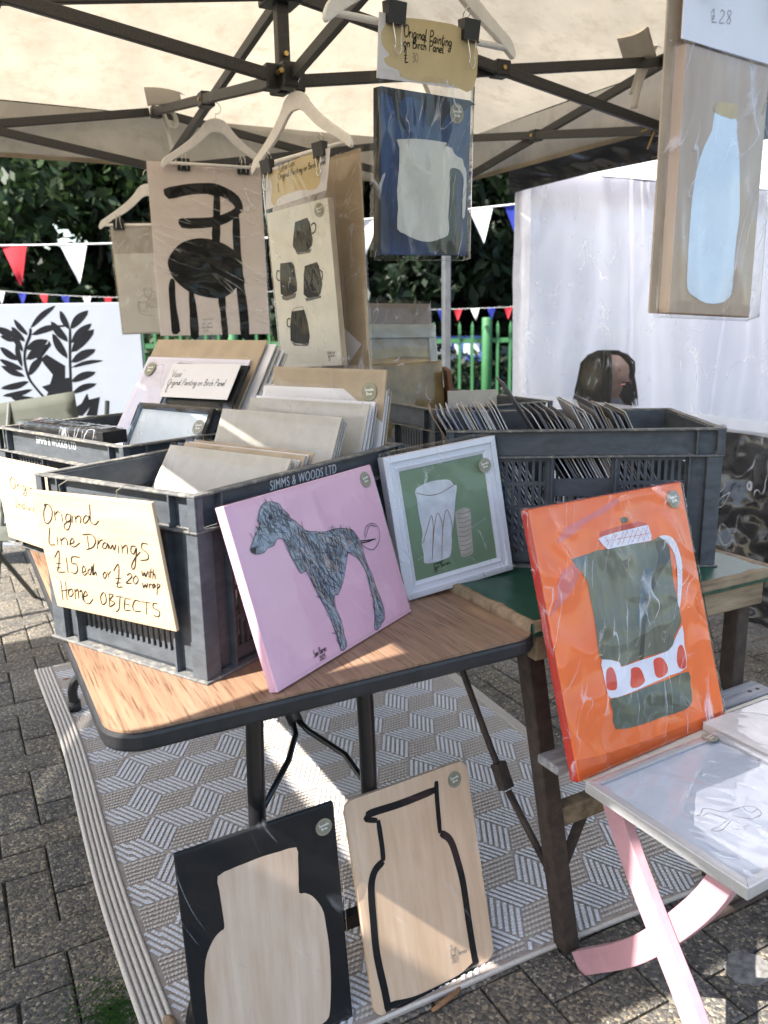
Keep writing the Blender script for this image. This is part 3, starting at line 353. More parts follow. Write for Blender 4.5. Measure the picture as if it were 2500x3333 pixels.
rug = empty('rug', (0, 0, 0), 'white and taupe woven plastic rug under both tables', 'rug')
b_ = MB(); b_.grid(40, 60, lambda u, v: rug_edge(RX0 + (RX1 - RX0) * u, RY0 + (RY1 - RY0) * v)); k0 = len(b_.v)
for side in (0, 1):
    pts = [rug_edge(RX0 + (RX1 - RX0) * i / 40, RY0 if side == 0 else RY1) for i in range(41)]; b_.add(pts + [(p[0], p[1], 0) for p in pts], [(i, i + 1, 42 + i, 41 + i) for i in range(40)])
b_.build('base_cloth', m_rug, rug, smooth=True)
cords = MB()
for k in range(5):
    xx = RX0 + .006 + k * .0125
    cords.tube([(lambda p: (p[0], p[1], p[2] + .0008 + .0012 * (k == 0)))(rug_edge(xx, RY0 + .01 + (RY1 - RY0 - .02) * i / 90)) for i in range(91)], .0062, 6)
cords.build('border_cord', m_rugc, rug, smooth=True)
hem = MB()
for yy in (RY0 + .004, RY1 - .004):
    hem.tube([(lambda p: (p[0], p[1], p[2] - .001))(rug_edge(RX0 + .07 + (RX1 - RX0 - .075) * i / 50, yy)) for i in range(51)], .005, 6)
for k in range(4):
    hem.tube([(lambda p: (p[0], p[1], p[2] - .0008))(rug_edge(RX1 - .004 - k * .010, RY0 + (RY1 - RY0) * i / 60)) for i in range(61)], .005, 6)
hem.build('hem', m_rugc, rug, smooth=True)
A_ = .1; white, cream = MB(), MB(); rr = random.Random(5)
def stripe(mb, p, q, wd):
    n = 9; d = (q - p); L = d.length; d.normalize(); nn = Vector((-d.y, d.x)); v = []
    for i in range(n * 2 + 1):
        t = i / (n * 2); c = p + (q - p) * t; zz = (.0022 if i % 2 else -.0006)
        for s_ in (-1, 1):
            x, y, z = rug_edge(c.x + nn.x * (s_ * wd / 2 + zz * .6), c.y + nn.y * (s_ * wd / 2 + zz * .6)); v.append((x, y, z + .0016 + (.0009 if i % 2 else 0)))
    mb.add(v, [(2 * i, 2 * i + 2, 2 * i + 3, 2 * i + 1) for i in range(n * 2)])
for hx in range(-8, 8):
    for hy in range(-9, 8):
        c = Vector((hx * 1.5 * A_ - .12, (hy + .5 * (hx % 2)) * math.sqrt(3) * A_ - .2))
        V_ = [Vector((math.cos(rad(60 * i)), math.sin(rad(60 * i)))) * A_ for i in range(6)]
        for t, (i0, i1) in enumerate(((0, 2), (2, 4), (4, 0))):
            e0, e1 = V_[i0], V_[i1]
            along, step = ((e1, e0), (e1, e0), (e1, e0))[t]
            ns, wd, mb = ((6, .0082, white), (6, .0082, white), (6, .0068, cream))[t]
            for k in range(ns):
                p = c + step * ((k + .55) / (ns + .1)) + along * .03; q = p + along * .95
                if min(p.x, q.x) < RX0 + .068 or max(p.x, q.x) > RX1 - .045 or min(p.y, q.y) < RY0 + .012 or max(p.y, q.y) > RY1 - .012:
                    # cut at the border
                    def ok(a): return RX0 + .066 < a.x < RX1 - .043 and RY0 + .01 < a.y < RY1 - .01
                    ts = [i / 12 for i in range(13) if ok(p + (q - p) * (i / 12))]
                    if len(ts) < 3: continue
                    p, q = p + (q - p) * ts[0], p + (q - p) * ts[-1]
                stripe(mb, p, q, wd)
for mb, m, n in ((white, m_rugw, 'white_weave'), (cream, m_rugc, 'cream_weave')):
    o = mb.build(n, m, rug); o['kind'] = 'stuff'
# ------------------------------------------------------------------ gazebo over the stall
gz = empty('gazebo', (0, 0, 0), 'cream pop-up gazebo with dark steel scissor frame over the stall', 'gazebo')
EA, EZ, PK = 1.56, 2.20, 2.93
def canopy_grid(mb, ea, ez, pk, n=36, seed=0., dz=.012, sag=.05):
    for q in range(4):
        c, s_ = math.cos(q * math.pi / 2), math.sin(q * math.pi / 2)
        def fn(u, v):
            # triangle from eave (v=0) to peak (v=1)
            x = (2 * u - 1) * ea * (1 - v); y = -ea * (1 - v)
            z = ez + (pk - ez) * v - sag * math.sin(math.pi * v) * (1 - abs(2 * u - 1) ** 2) + dz * .4 * math.sin((2 * u - 1) * (1 - v) * 4)
            p = Vector((c * x - s_ * y, s_ * x + c * y, z))
            p.z += dz * (noise.noise(p * 2.2 + Vector((seed, 0, 0))) + .5 * noise.noise(p * 6.1 + Vector((0, seed, 0)))) * min(1, (1 - v) * 5) * min(1, v * 6 + .1)
            return p
        mb.grid(n, n, fn)
    return mb
canopy_grid(MB(), EA, EZ, PK, 40, 1.).build('canopy', m_canopy, gz, smooth=True)
def valance(ea, z1, z0, n=50, amp=.012, seed=0., flare=.02):
    mb = MB()
    for q in range(4):
        c, s_ = math.cos(q * math.pi / 2), math.sin(q * math.pi / 2)
        def fn(u, v):
            x = (2 * u - 1) * ea; y = -ea - flare * (1 - v) * 0; p = Vector((c * x - s_ * y, s_ * x + c * y, z0 + (z1 - z0) * v))
            k = amp * (noise.noise(Vector((u * 9 + q * 7 + seed, v * 1.4, seed))) + .4 * noise.noise(Vector((u * 26 + q * 7, v * 2, seed)))) * (1 - v * .85)
            return (p.x + s_ * k, p.y - c * k, p.z)
        mb.grid(n, 6, fn)
    return mb
valance(EA, EZ, 1.985).build('valance', m_canopy, gz, smooth=True)
sm_ = MB()
for a in (1, 3, 5, 7):
    c, s_ = math.cos(a * math.pi / 4), math.sin(a * math.pi / 4); R0 = EA * (math.sqrt(2) if a % 2 else 1); sg_ = 0 if a % 2 else .05
    v = []
    for i in range(41):
        t = i / 40; r0 = R0 * (1 - t); z = EZ + (PK - EZ) * t - sg_ * math.sin(math.pi * t) - .016
        v += [(c * r0 - s_ * .011, s_ * r0 + c * .011, z), (c * r0 + s_ * .011, s_ * r0 - c * .011, z)]
    sm_.add(v, [(2 * i, 2 * i + 1, 2 * i + 3, 2 * i + 2) for i in range(40)])
sm_.build('seam_tape', M('seam_tape', (.52, .45, .34), .8, trans=.4), gz)
hm = MB(); q_ = EA + .003
for a, b2 in (((-q_, -q_), (q_, -q_)), ((q_, -q_), (q_, q_)), ((q_, q_), (-q_, q_)), ((-q_, q_), (-q_, -q_))): hm.bar((*a, 1.993), (*b2, 1.993), .006, .018)
hm.build('valance_hem', m_canopy, gz)
HUBL, HUBU, MU, ML = 1.98, 2.20, 2.20, 1.97
def gbar(p, q, parent=gz, w=.020, h=.034): 
    mb = MB(); mb.bar(p, q, w, h); return mb.build('truss_bar', m_frame, parent, bevel=.003)
def bolt(p, ax, parent=gz):
    mb = MB(); mb.tube([Vector(p) - Vector(ax) * .02, Vector(p) + Vector(ax) * .02], .007, 8); return mb.build('bolt', m_brass, parent)
def bracket(p, s=(.05, .05, .045), name='bracket', parent=gz):
    mb = MB(); mb.box(p[0] - s[0] / 2, p[1] - s[1] / 2, p[2] - s[2] / 2, p[0] + s[0] / 2, p[1] + s[1] / 2, p[2] + s[2] / 2)
    return mb.build(name, m_blackplastic, parent, bevel=.006)
for ax in ((1, 0), (-1, 0), (0, 1), (0, -1)):                        # four cross trusses from the centre to the mid of each side
    a = Vector((ax[0], ax[1], 0)); pe = Vector((-ax[1], ax[0], 0)) * .013
    gbar(a * .03 + Vector((0, 0, HUBL)) + pe, a * 1.49 + Vector((0, 0, MU)) + pe)
    gbar(a * .03 + Vector((0, 0, HUBU)) - pe, a * 1.49 + Vector((0, 0, ML)) - pe)
    mid = a * .76 + Vector((0, 0, (HUBL + MU) / 2)); mb = MB(); mb.bar(mid - a * .028, mid + a * .028, .052, .05); mb.build('pivot_clip', m_blackplastic, gz, bevel=.005)
    bolt(mid, Vector((-ax[1], ax[0], 0)) * 1.5)
    for z in (MU, ML): bracket(a * 1.5 + Vector((0, 0, z)))
    for sgn in (-1, 1):                                              # perimeter scissors
        d = Vector((-ax[1], ax[0], 0)) * sgn; e0 = a * 1.5
        gbar(e0 + d * .03 + Vector((0, 0, MU)) + a * .012, e0 + d * 1.47 + Vector((0, 0, ML)) + a * .012)
        gbar(e0 + d * .03 + Vector((0, 0, ML)) - a * .012, e0 + d * 1.47 + Vector((0, 0, MU)) - a * .012)
        mid = e0 + d * .75 + Vector((0, 0, (MU + ML) / 2)); mb = MB(); mb.bar(mid - d * .024, mid + d * .024, .05, .046); mb.build('pivot_clip', m_blackplastic, gz, bevel=.005); bolt(mid, a * 1.45)
hubm = MB()
for ax in ((1, 0), (-1, 0), (0, 1), (0, -1)): hubm.box(-.024 + ax[0] * .036, -.024 + ax[1] * .036, HUBL - .034, .024 + ax[0] * .036, .024 + ax[1] * .036, HUBL + .034)
hubm.build('hub', m_blackplastic, gz, bevel=.006)
hb = MB(); hb.box(-.05, -.05, HUBU - .03, .05, .05, HUBU + .03); hb.build('upper_hub', m_blackplastic, gz, bevel=.006)
mb = MB(); mb.bar((0, 0, HUBL - .02), (0, 0, PK - .02), .036, .036, (1, 0, 0)); mb.build('peak_pole', m_frame, gz, bevel=.004)
bolt((0, -.012, HUBL + .06), (0, -1, 0)); bolt((-.03, -.05, HUBL + .005), (0, -.8, 0))
for x in (-1.5, 1.5):
    for y in (-1.5, 1.5):
        mb = MB(); mb.bar((x, y, .0), (x, y, 1.96), .038, .038, (1, 0, 0)); mb.build('pole', m_steel, gz, bevel=.004)
        bracket((x, y, ML), (.07, .07, .05)); bracket((x, y, MU), (.07, .07, .05))
        mb = MB(); mb.box(x - .05, y - .05, .0, x + .05, y + .05, .006); mb.build('foot_plate', m_steel, gz)
# added unseen cloth roll at the front left pole, shading the stool and ground
m_shroll = M('shade_roll_cloth', (.6, .5, .36), .8, var=.1, trans=.1)
mb = MB()
def roll_(u, v):
    a = u * 2 * math.pi; r0 = .105 + .022 * math.sin(a * 7 + v * 2) - .03 * (math.exp(-((v - .3) * 18) ** 2) + math.exp(-((v - .75) * 18) ** 2))
    return (-1.5 + r0 * .8 * math.cos(a), -1.425 + r0 * math.sin(a), .06 + 1.93 * v)
mb.grid(56, 24, roll_); mb.build('shade_roll', m_shroll, gz, smooth=True)
for v in (.3, .75):
    mb = MB(); mb.tube([(-1.5 + .066 * math.cos(i / 20 * 6.283), -1.425 + .085 * math.sin(i / 20 * 6.283), .06 + 1.93 * v) for i in range(21)], .008, 6, False); mb.build('shade_roll_strap', m_strap, gz)
# reinforcement flaps and straps at the middle of the back and right sides
m_flap = M('grey_flap', (.33, .31, .28), .8, var=.1)
for (x, y, yaw) in ((0.0, 1.36, 0), (1.38, .02, 90)):
    m = Matrix.Translation((x, y, 2.235)) @ Matrix.Rotation(rad(yaw), 4, 'Z')
    mb = MB(); mb.grid(8, 6, lambda u, v: m @ Vector(((u - .5) * .15, (v - .5) * .05 + .03 * (u - .5) ** 2, (v - .5) * .095 + .008 * math.sin(u * 3))))
    o = mb.build('flap', m_flap, gz, smooth=True); o.modifiers.new('s', 'SOLIDIFY').thickness = .004
def strap(pts, wd=.022, ax=(1, 0, 0), label=None):
    mb = MB(); P = smooth_pts(pts, 5); a = Vector(ax) * wd / 2; v = []
    for i, p in enumerate(P): 
        aa = Matrix.Rotation(.6 * math.sin(i * .23), 3, 'Z') @ a; v += [Vector(p) - aa, Vector(p) + aa]
    mb.add(v, [(2 * i, 2 * i + 1, 2 * i + 3, 2 * i + 2) for i in range(len(P) - 1)])
    o = mb.build('tie_strap', m_strap, gz, smooth=True); o.modifiers.new('s', 'SOLIDIFY').thickness = .0012; return o
strap([(.01, 1.44, 2.26), (.015, 1.45, 2.21), (.03, 1.455, 2.16), (.05, 1.45, 2.13), (.07, 1.45, 2.15), (.06, 1.45, 2.19), (.03, 1.45, 2.19)])
strap([(.01, 1.45, 2.24), (.02, 1.46, 2.18), (.04, 1.46, 2.08), (.05, 1.455, 2.0), (.045, 1.45, 1.92)])
strap([(1.44, 0.0, 2.25), (1.43, .02, 2.2), (1.41, .04, 2.12), (1.40, .05, 2.04)], .03, (.5, -.8, 0))
strap([(1.44, .06, 2.2), (1.44, .08, 2.15), (1.43, .09, 2.1)], .03, (.5, -.8, 0))
tk = MB(); tk.tube(smooth_pts([(1.47, -.02, 2.0), (1.46, .0, 1.96), (1.455, .01, 1.93), (1.45, .02, 1.90)], 3), .004, 5); tk.tube(smooth_pts([(1.47, .01, 1.99), (1.45, .03, 1.97), (1.44, .045, 1.965)], 3), .004, 5)
tk.build('string_tie', M('jute', (.42, .30, .12), .9), gz)
# ------------------------------------------------------------------ gazebo of the next stall on the left (out of the frame, shades the paving)
m_canl = M('ivory_canopy', (.6, .56, .47), .8, trans=.3)
gl = empty('gazebo', (-3.94, -.42, 0), 'ivory pop-up gazebo of the stall to the left', 'gazebo')
canopy_grid(MB(), 1.52, 2.2, 2.95, 16, 4.).build('canopy', m_canl, gl, smooth=True); valance(1.52, 2.2, 2.0, 30, .01, 3.).build('valance', m_canl, gl, smooth=True)
for x in (-1.46, 1.46):
    for y in (-1.46, 1.46):
        mb = MB(); mb.bar((x, y, 0), (x, y, 2.2), .036, .036, (1, 0, 0)); mb.build('pole', m_steel, gl)
m_shcloth = M('shade_cloth_cream', (.6, .54, .42), .8, trans=.2)  # cloth put in out of view to keep sun off the framed drawing
shd = empty('shade_cloth', (-1.5, -1.5, 0), 'unseen cream cloth added on the front left pole to shade the stool', 'shade_cloth')
mb = MB(); mb.grid(8, 12, lambda u, v: (.012 * math.sin(u * 5 + v * 3), -.05 - .33 * u, 1.93 + .52 * v)); mb.build('cloth', m_shcloth, shd, smooth=True)
for z in (1.945, 2.44):
    mb = MB(); mb.tube([(0, -.02, z), (0, -.4, z)], .007, 8); mb.build('rod', m_steel, shd)
# ------------------------------------------------------------------ white neighbour tent on the right
m_wt = M('white_polyester', (.93, .92, .97), .7, var=.03, scale=2, bump=.2, bscale=9, trans=.64)
m_bk = M('black_pvc', (.010, .011, .015), .26, var=.3, scale=6, bump=.6, bscale=14, spec=.6)
m_pvc = film('clear_pvc_sheet', 9, .5, .02, .04, stretch=(1, 1, .6), ior=1.6, dist=.010, glint=.7, width=.016, patch=.50, refl=.3)
nt_ = empty('market_tent', (1.7, 1.15, 0), 'white market tent with black valance and clear plastic side sheet', 'tent')
TL = 3.1
mb = MB()
for i in range(4):
    pts = [(0, 0), (3, 0), (3, -TL), (0, -TL)]; a, b2 = pts[i], pts[(i + 1) % 4]
    mb.grid(12, 12, lambda u, v: Vector(((a[0] * (1 - u) + b2[0] * u) * (1 - v) + 1.5 * v, (a[1] * (1 - u) + b2[1] * u) * (1 - v) - TL / 2 * v, 2.02 + .75 * v - .05 * math.sin(math.pi * v))))
mb.build('canopy', m_wt, nt_, smooth=True)
mb = MB()
def val(u, v): 
    k = .020 * noise.noise(Vector((u * 11, v * .8, 3))) + .022 * (1 - abs(noise.noise(Vector((u * 24 + v * 2.2, v * 1.2, 5)))) * 2)
    return (-.012 - k * (1 - v * .6), .03 - u * (TL + .06), 1.905 + .135 * v + .012 * math.sin(u * 9) * (1 - v))
mb.grid(220, 12, val); mb.grid(60, 4, lambda u, v: (-.012 + u * 3.03, .03, 1.9 + .14 * v)); mb.build('valance', m_bk, nt_, smooth=True)
mb = MB(); mb.grid(100, 2, lambda u, v: (-.026 - .02 * noise.noise(Vector((u * 11, 0, 3))), .03 - u * (TL + .06), 1.90 + .012 * v + .012 * math.sin(u * 9))); mb.build('valance_hem', m_bk, nt_, smooth=True)
def wall(fn, name='wall', n=(40, 30), mat=m_wt):
    mb = MB(); mb.grid(n[0], n[1], fn); return mb.build(name, mat, nt_, smooth=True)
def fold(u, v, sd):
    q = u * 5 + v * 1.6; return .075 * noise.noise(Vector((q * 1.2, v * .9, sd))) + .035 * (1 - abs(noise.noise(Vector((q * 2.1 - v * 2.4, v * 1.1, sd + 4)))) * 2) + .02 * noise.noise(Vector((u * 30, v * 2, sd)))
wall(lambda u, v: (u * 3, -.06 + fold(u, v, 9.), .01 + 2.0 * v), n=(110, 50))
wall(lambda u, v: (2.94 + fold(u, v, 4.), -u * TL, .01 + 2.0 * v), n=(110, 50))
for u_ in (.25, .5, .75): wall(lambda u, v: (u_ * 3 + (u - .5) * .03, -.068 + fold(u_, v, 9.), .01 + 2.0 * v), 'wall_seam', (1, 50))
wall(lambda u, v: (.004 + .014 * noise.noise(Vector((u * 3, v * 3, 2))), .02 - u * .13, .01 + 1.93 * v), 'edge_panel', (8, 30), M('white_edge_webbing', (.92, .92, .94), .7, trans=.5))
def sheet(u, v):
    y = -.10 - u * (TL - .12); z = .03 + 1.89 * v
    p = Vector((0, y, z)); k = .030 * noise.noise(Vector((y * 2.1, z * 1.3, 1))) + .012 * noise.noise(Vector((y * 7, z * 4.5, 2))) + .022 * math.sin((y * 1.3 + z * 2.2) * 3.1) * max(0, 1 - v * 1.1)
    return (-.015 + k + .04 * max(0, .25 - v), y, z)
wall(sheet, 'clear_sheet', (150, 90), m_pvc)
wall(lambda u, v: (lambda p: (p[0] - .004, p[1], p[2]))(sheet(u, (.855 - .03 + .055 * v) / 1.89)), 'weld_strip', (120, 1), film('weld_film', 5, .3, .42, .2, glint=0))
wall(lambda u, v: (lambda p: (p[0] - .004, p[1], p[2]))(sheet(u, .07 * v / 1.89)), 'bottom_hem', (120, 1), film('hem_film', 5, .3, .10, .1, glint=.2))
for x, y in ((.0, 0.), (3, 0), (3, -TL), (0, -TL)):
    mb = MB(); mb.bar((x + .03, y - .03, 0), (x + .03, y - .03, 2.02), .036, .036, (1, 0, 0)); mb.build('pole', m_wt, nt_)
# stock inside the tent
m_cloth = M('black_cloth', (.012, .012, .014), .8, var=.3, scale=20)
tb = empty('cloth_table', (2.75, -.75, 0), 'table under a black cloth behind the clear plastic', 'table')
mb = MB(); mb.box(-.32, -.95, .70, .32, .55, .74); mb.build('table_top', m_cloth, tb)
def skirt(u, v):
    a = u * 4; i = int(min(a, 3.999)); t = a - i; c = [(-.33, -.96), (.33, -.96), (.33, .56), (-.33, .56), (-.33, -.96)]
    x = c[i][0] * (1 - t) + c[i + 1][0] * t; y = c[i][1] * (1 - t) + c[i + 1][1] * t; k = .03 * math.sin(u * 60) * (1 - v)
    return (x * (1 + k), y * (1 + k * .4), .02 + .725 * v)
mb = MB(); mb.grid(160, 6, skirt); mb.build('cloth_skirt', m_cloth, tb, smooth=True)
bs = empty('plastic_sheeting', (1.92, 0, 0), 'crumpled shiny black plastic sheeting hanging behind the clear sheet', 'sheeting')
mb = MB()
def crump(u, v):
    y = .10 - 2.0 * u; z = .02 + .80 * v; q = Vector((y * 5, z * 5, 0))
    return (.05 * noise.noise(q * .5) + .030 * ridge(q, 2.) + .014 * ridge(q * 2.6, 4.), y, z)
def ridge(p, seed): return 1 - abs(noise.noise(p + Vector((seed * 3.7, seed, 0))) * 2)
mb.grid(110, 56, crump); mb.build('sheet', M('black_polythene', (.010, .010, .012), .16, var=.3, spec=.6), bs, smooth=True)
for y in (.08, -.9, -1.88):
    mb = MB(); mb.bar((.12, y, 0), (.12, y, .82), .03); mb.build('stake', m_cloth, bs)
def flowers(x, y, z, col, label, seed):
    r = random.Random(seed); b = empty('flower_bunch', (x, y, z), label, 'flowers', 'flower bunches on the cloth table')
    st = MB(); pt = MB()
    for i in range(22):
        a = r.uniform(0, 6.28); q = .13 * math.sqrt(r.random()); c = Vector((q * math.cos(a), q * math.sin(a), r.uniform(.14, .26) - q * .4)); st.tube([(0, 0, 0), tuple(c * .5), tuple(c)], .003, 4)
        for k in range(6):
            d = Vector((math.cos(k * 1.047), math.sin(k * 1.047), .5)).normalized(); e = d.cross(Vector((0, 0, 1))).normalized(); s_ = r.uniform(.018, .028)
            pt.add([c, c + d * s_ + e * s_ * .5, c + d * s_ * 1.5, c + d * s_ - e * s_ * .5], [(0, 1, 2, 3)])
    st.build('stems', m_lfg, b); pt.build('petals', M('petal_' + label.split()[0], col, .7, var=.3, scale=40, trans=.3), b)
m_lfg = M('stem_green', (.04, .09, .03), .7)
flowers(2.60, -.20, .745, (.62, .10, .24), 'pink flowers in a bunch behind the plastic', 1); flowers(2.58, -.42, .745, (.60, .42, .08), 'yellow flowers in a bunch behind the plastic', 2); flowers(2.64, -.62, .745, (.55, .04, .05), 'red flowers in a bunch behind the plastic', 3); flowers(2.66, -.02, .745, (.45, .2, .42), 'mauve flowers in a bunch behind the plastic', 4)
# ------------------------------------------------------------------ background: fence, trees, bunting
m_green = M('green_fence_paint', (.032, .125, .045), .55, var=.15, scale=9)
fd = Vector((.882, -.471, 0)).normalized(); fo = Vector((3.80, 4.34, 0)) + Vector((.46, .86, 0)) * .25
fn = empty('railing_fence', fo, 'bright green steel railing fence with round post behind the stalls', 'fence')
def fpt(s, z): return fd * s + Vector((0, 0, z))
pk = MB(); pk.box(-.013, -.013, .16, .013, .013, 1.20); pk.add([(-.013, -.013, 1.20), (.013, -.013, 1.20), (.013, .013, 1.20), (-.013, .013, 1.20), (0, 0, 1.255)], [(0, 1, 4), (1, 2, 4), (2, 3, 4), (3, 0, 4)])
pkm = pk.mesh('picket', m_green)
n = 0
for i in range(-62, 16):
    s_ = i * .128 - .02
    if abs((s_ + 12.8) % 2.56 - 1.28 - 1.28) < .04: continue
    obj('picket', pkm, fn, Matrix.Translation(fpt(s_, 0)) @ Matrix.Rotation(math.atan2(fd.y, fd.x), 4, 'Z'))
for z in (.25, 1.06):
    mb = MB(); mb.bar(fpt(-8.2, z), fpt(2.2, z), .014, .045); mb.build('rail', m_green, fn)
for s_ in (-7.68, -5.12, -2.56, 0.0, 1.9):
    mb = MB(); mb.tube([fpt(s_, 0), fpt(s_, 1.27), fpt(s_, 1.285)], [.052, .052, .045], 14); mb.build('post', m_green, fn, smooth=True)
# low wall kerb and grass bank behind the fence
m_bank = M('grass_bank', (.03, .05, .014), .95, var=.5, scale=12, bump=.8, bscale=60)
bk = MB(); bk.grid(60, 10, lambda u, v: tuple(fo + fd * (-26 + 44 * u) + Vector((.47, .88, 0)) * (.8 + 12 * v) + Vector((0, 0, -.02 + 1.1 * v ** 1.4 + .15 * noise.noise(Vector((u * 30, v * 6, 2)))))))
tag(bk.build('hill', m_bank, smooth=True), kind='structure')
m_bark = M('bark', (.035, .028, .022), .95, var=.4, scale=14, bump=.8, bscale=30, stretch=(3, 3, .6))
def leafmat(name, c):
    return M(name, c, .55, var=.5, scale=2.2, trans=.3, spec=.35)
m_lf = [leafmat('leaf_dark', (.010, .020, .008)), leafmat('leaf_mid', (.026, .048, .016)), leafmat('leaf_light', (.05, .085, .022))]
def leaves(name, parent, centres, radii, count, size, mat, seed, squash=.8):
    r = np.random.default_rng(seed); C = np.array(centres); Rr = np.array(radii)
    idx = r.choice(len(C), count, p=Rr ** 2 / (Rr ** 2).sum())
    d = r.normal(size=(count, 3)); d /= np.linalg.norm(d, axis=1)[:, None]
    rad_ = Rr[idx] * (r.random(count) ** .45)
    P = C[idx] + d * rad_[:, None] * np.array([1, 1, squash])
    a = r.normal(size=(count, 3)); a /= np.linalg.norm(a, axis=1)[:, None]
    b = np.cross(a, r.normal(size=(count, 3))); b /= np.linalg.norm(b, axis=1)[:, None]
    s = size * (.6 + .8 * r.random(count))[:, None]
    V = np.stack([P - a * s, P + b * s * .42, P + a * s, P - b * s * .42], 1).reshape(-1, 3)
    me = bpy.data.meshes.new(name); me.vertices.add(len(V)); me.vertices.foreach_set('co', V.ravel())
    me.loops.add(count * 4); me.loops.foreach_set('vertex_index', np.arange(count * 4)); me.polygons.add(count)
    me.polygons.foreach_set('loop_start', np.arange(0, count * 4, 4)); me.polygons.foreach_set('loop_total', np.full(count, 4))
    me.materials.append(mat); me.update(); me.validate(); return obj(name, me, parent)
def tree(base, h, r, seed, mat, label, n=16000, low=.12, cat='tree', lsize=.105, clumps=60):
    rr = random.Random(seed); t = empty('tree', base, label, cat, 'trees behind the railing fence')
    mb = MB(); top = Vector((rr.uniform(-.3, .3), rr.uniform(-.3, .3), h * .62)); mb.tube([(0, 0, -.3), (.03, .02, h * .2), tuple(top * .6 + Vector((.05, 0, 0))), tuple(top)], [.2, .15, .11, .06], 9)
    cs, rs = [], []
    for i in range(clumps):
        a = rr.uniform(0, 6.283); z = h * (low + (1 - low) * rr.random()); q = r * math.sqrt(rr.random()) * math.sin(math.pi * min(.98, max(.12, (z / h - low + .18) / (1.12 - low)))) ** .7
        c = Vector((q * math.cos(a), q * math.sin(a), z)); cs.append(tuple(c)); rs.append(rr.uniform(.32, .62) * r / 2.2)
        if i % 4 == 0:
            s0 = top * rr.uniform(.35, .95); mb.tube([tuple(s0), tuple(s0 * .4 + c * .6 + Vector((0, 0, .15))), tuple(c)], [.05, .035, .012], 6)
    mb.build('trunk', m_bark, t, smooth=True)
    o = leaves('crown', t, cs, rs, n, lsize, mat, seed)
    return t
FV = Vector((.46, .886, 0))
def bpos(s, d, z=0.): return tuple(fo + fd * s + FV * d + Vector((0, 0, z)))
tree(bpos(-7.2, 2.4, .1), 5.4, 2.5, 11, m_lf[0], 'dark broad tree at the far left behind the bunting', 22500)
tree(bpos(-4.6, 3.2, .2), 6.2, 2.7, 12, m_lf[1], 'dark green tree behind the hanging chair print', 25500)
tree(bpos(-2.3, 2.2, .1), 5.6, 2.2, 13, m_lf[0], 'dark tree behind the coffee cups painting', 22500)
tree(bpos(-.2, 3.0, .2), 6.0, 2.4, 14, m_lf[0], 'dark tree behind the gazebo pole and railing', 27000)
tree(bpos(2.2, 3.4, .2), 6.0, 2.5, 15, m_lf[1], 'dark tree partly hidden by the white tent', 22500)
tree(bpos(-9.6, 4.6, .4), 6.5, 3.0, 16, m_lf[1], 'leafy tree at the left edge farther back', 21000)
tree(bpos(-3.3, 6.4, .6), 8.0, 3.6, 17, m_lf[1], 'tall dark tree in the second row behind the stall', 24000)
tree(bpos(-7.6, 7.4, .7), 8.2, 3.8, 18, m_lf[0], 'tall dark tree in the second row on the left', 24000)
tree(bpos(1.0, 7.0, .6), 8.0, 3.8, 19, m_lf[0], 'tall dark tree in the second row beside the white tent', 22500)
def shrub(s, d, r, h, seed, mat, label):
    t = empty('shrub', bpos(s, d), label, 'shrub', 'shrubs along the railing'); rr = random.Random(seed)
    cs = [(rr.uniform(-r, r), rr.uniform(-r * .5, r * .5), rr.uniform(.15, 1) * h) for _ in range(16)]
    mb = MB()
    for i in range(5): mb.tube([(0, 0, 0), tuple(Vector(cs[i]) * .6), cs[i]], [.02, .014, .006], 5)
    mb.build('stem', m_bark, t); leaves('foliage', t, cs, [.28] * 16, 3800, .045, mat, seed)
for i, (s, d, r, h, mt, l) in enumerate(((-7.4, .7, .9, 1.0, 2, 'light green shrub low behind the red bunting flag'), (-5.6, .9, .8, .9, 1, 'green shrub behind the leaf panel'), (-4.1, .8, .8, 1.1, 1, 'green shrub behind the drinking glass print'), (-2.7, .7, .7, 1.0, 1, 'green shrub behind the crates of prints'), (-1.3, .7, .8, 1.1, 2, 'yellow green shrub beside the wrapped landscape'), (.3, .9, .8, .9, 0, 'dark shrub behind the thick green post'))):
    shrub(s, d, r, h, 40 + i, m_lf[mt], l)
# bunting
m_flag = dict(red=M('red_flag', (.55, .02, .035), .7, trans=.35), white=M('white_flag', (.8, .8, .8), .7, trans=.35), blue=M('blue_flag', (.02, .035, .30), .7, trans=.35))
m_cord = M('bunting_cord', (.62, .62, .60), .8)
def bunting(label, p, q, flags, size, sag, r=.006):
    p, q = Vector(p), Vector(q); L = (q - p).length; d = (q - p).normalized()
    b = empty('bunting', p, label, 'bunting')
    def at(s): t = s / L; return (q - p) * t + Vector((0, 0, -4 * sag * t * (1 - t)))
    mb = MB(); mb.tube([at(L * i / 40) for i in range(41)], r, 5); mb.build('cord', m_cord, b)
    for k, (s, c) in enumerate(flags):
        a0, a1 = at(s), at(s + size * .72); rr = random.Random(k * 7 + 1); tip = (a0 + a1) / 2 + Vector((rr.uniform(-.04, .04) * size, rr.uniform(-.16, .16) * size, -size))
        mb = MB(); n = Vector((-d.y, d.x, 0)) * .06 * size
        def fl(u, v):
            t = a0 * (1 - u) + a1 * u; return t * (1 - v) + tip * v + n * math.sin(u * 3.1 + k) * math.sin(v * 2.6 + k)
        mb.grid(4, 6, fl); mb.build('flag', m_flag[c], b, smooth=True)
    return b

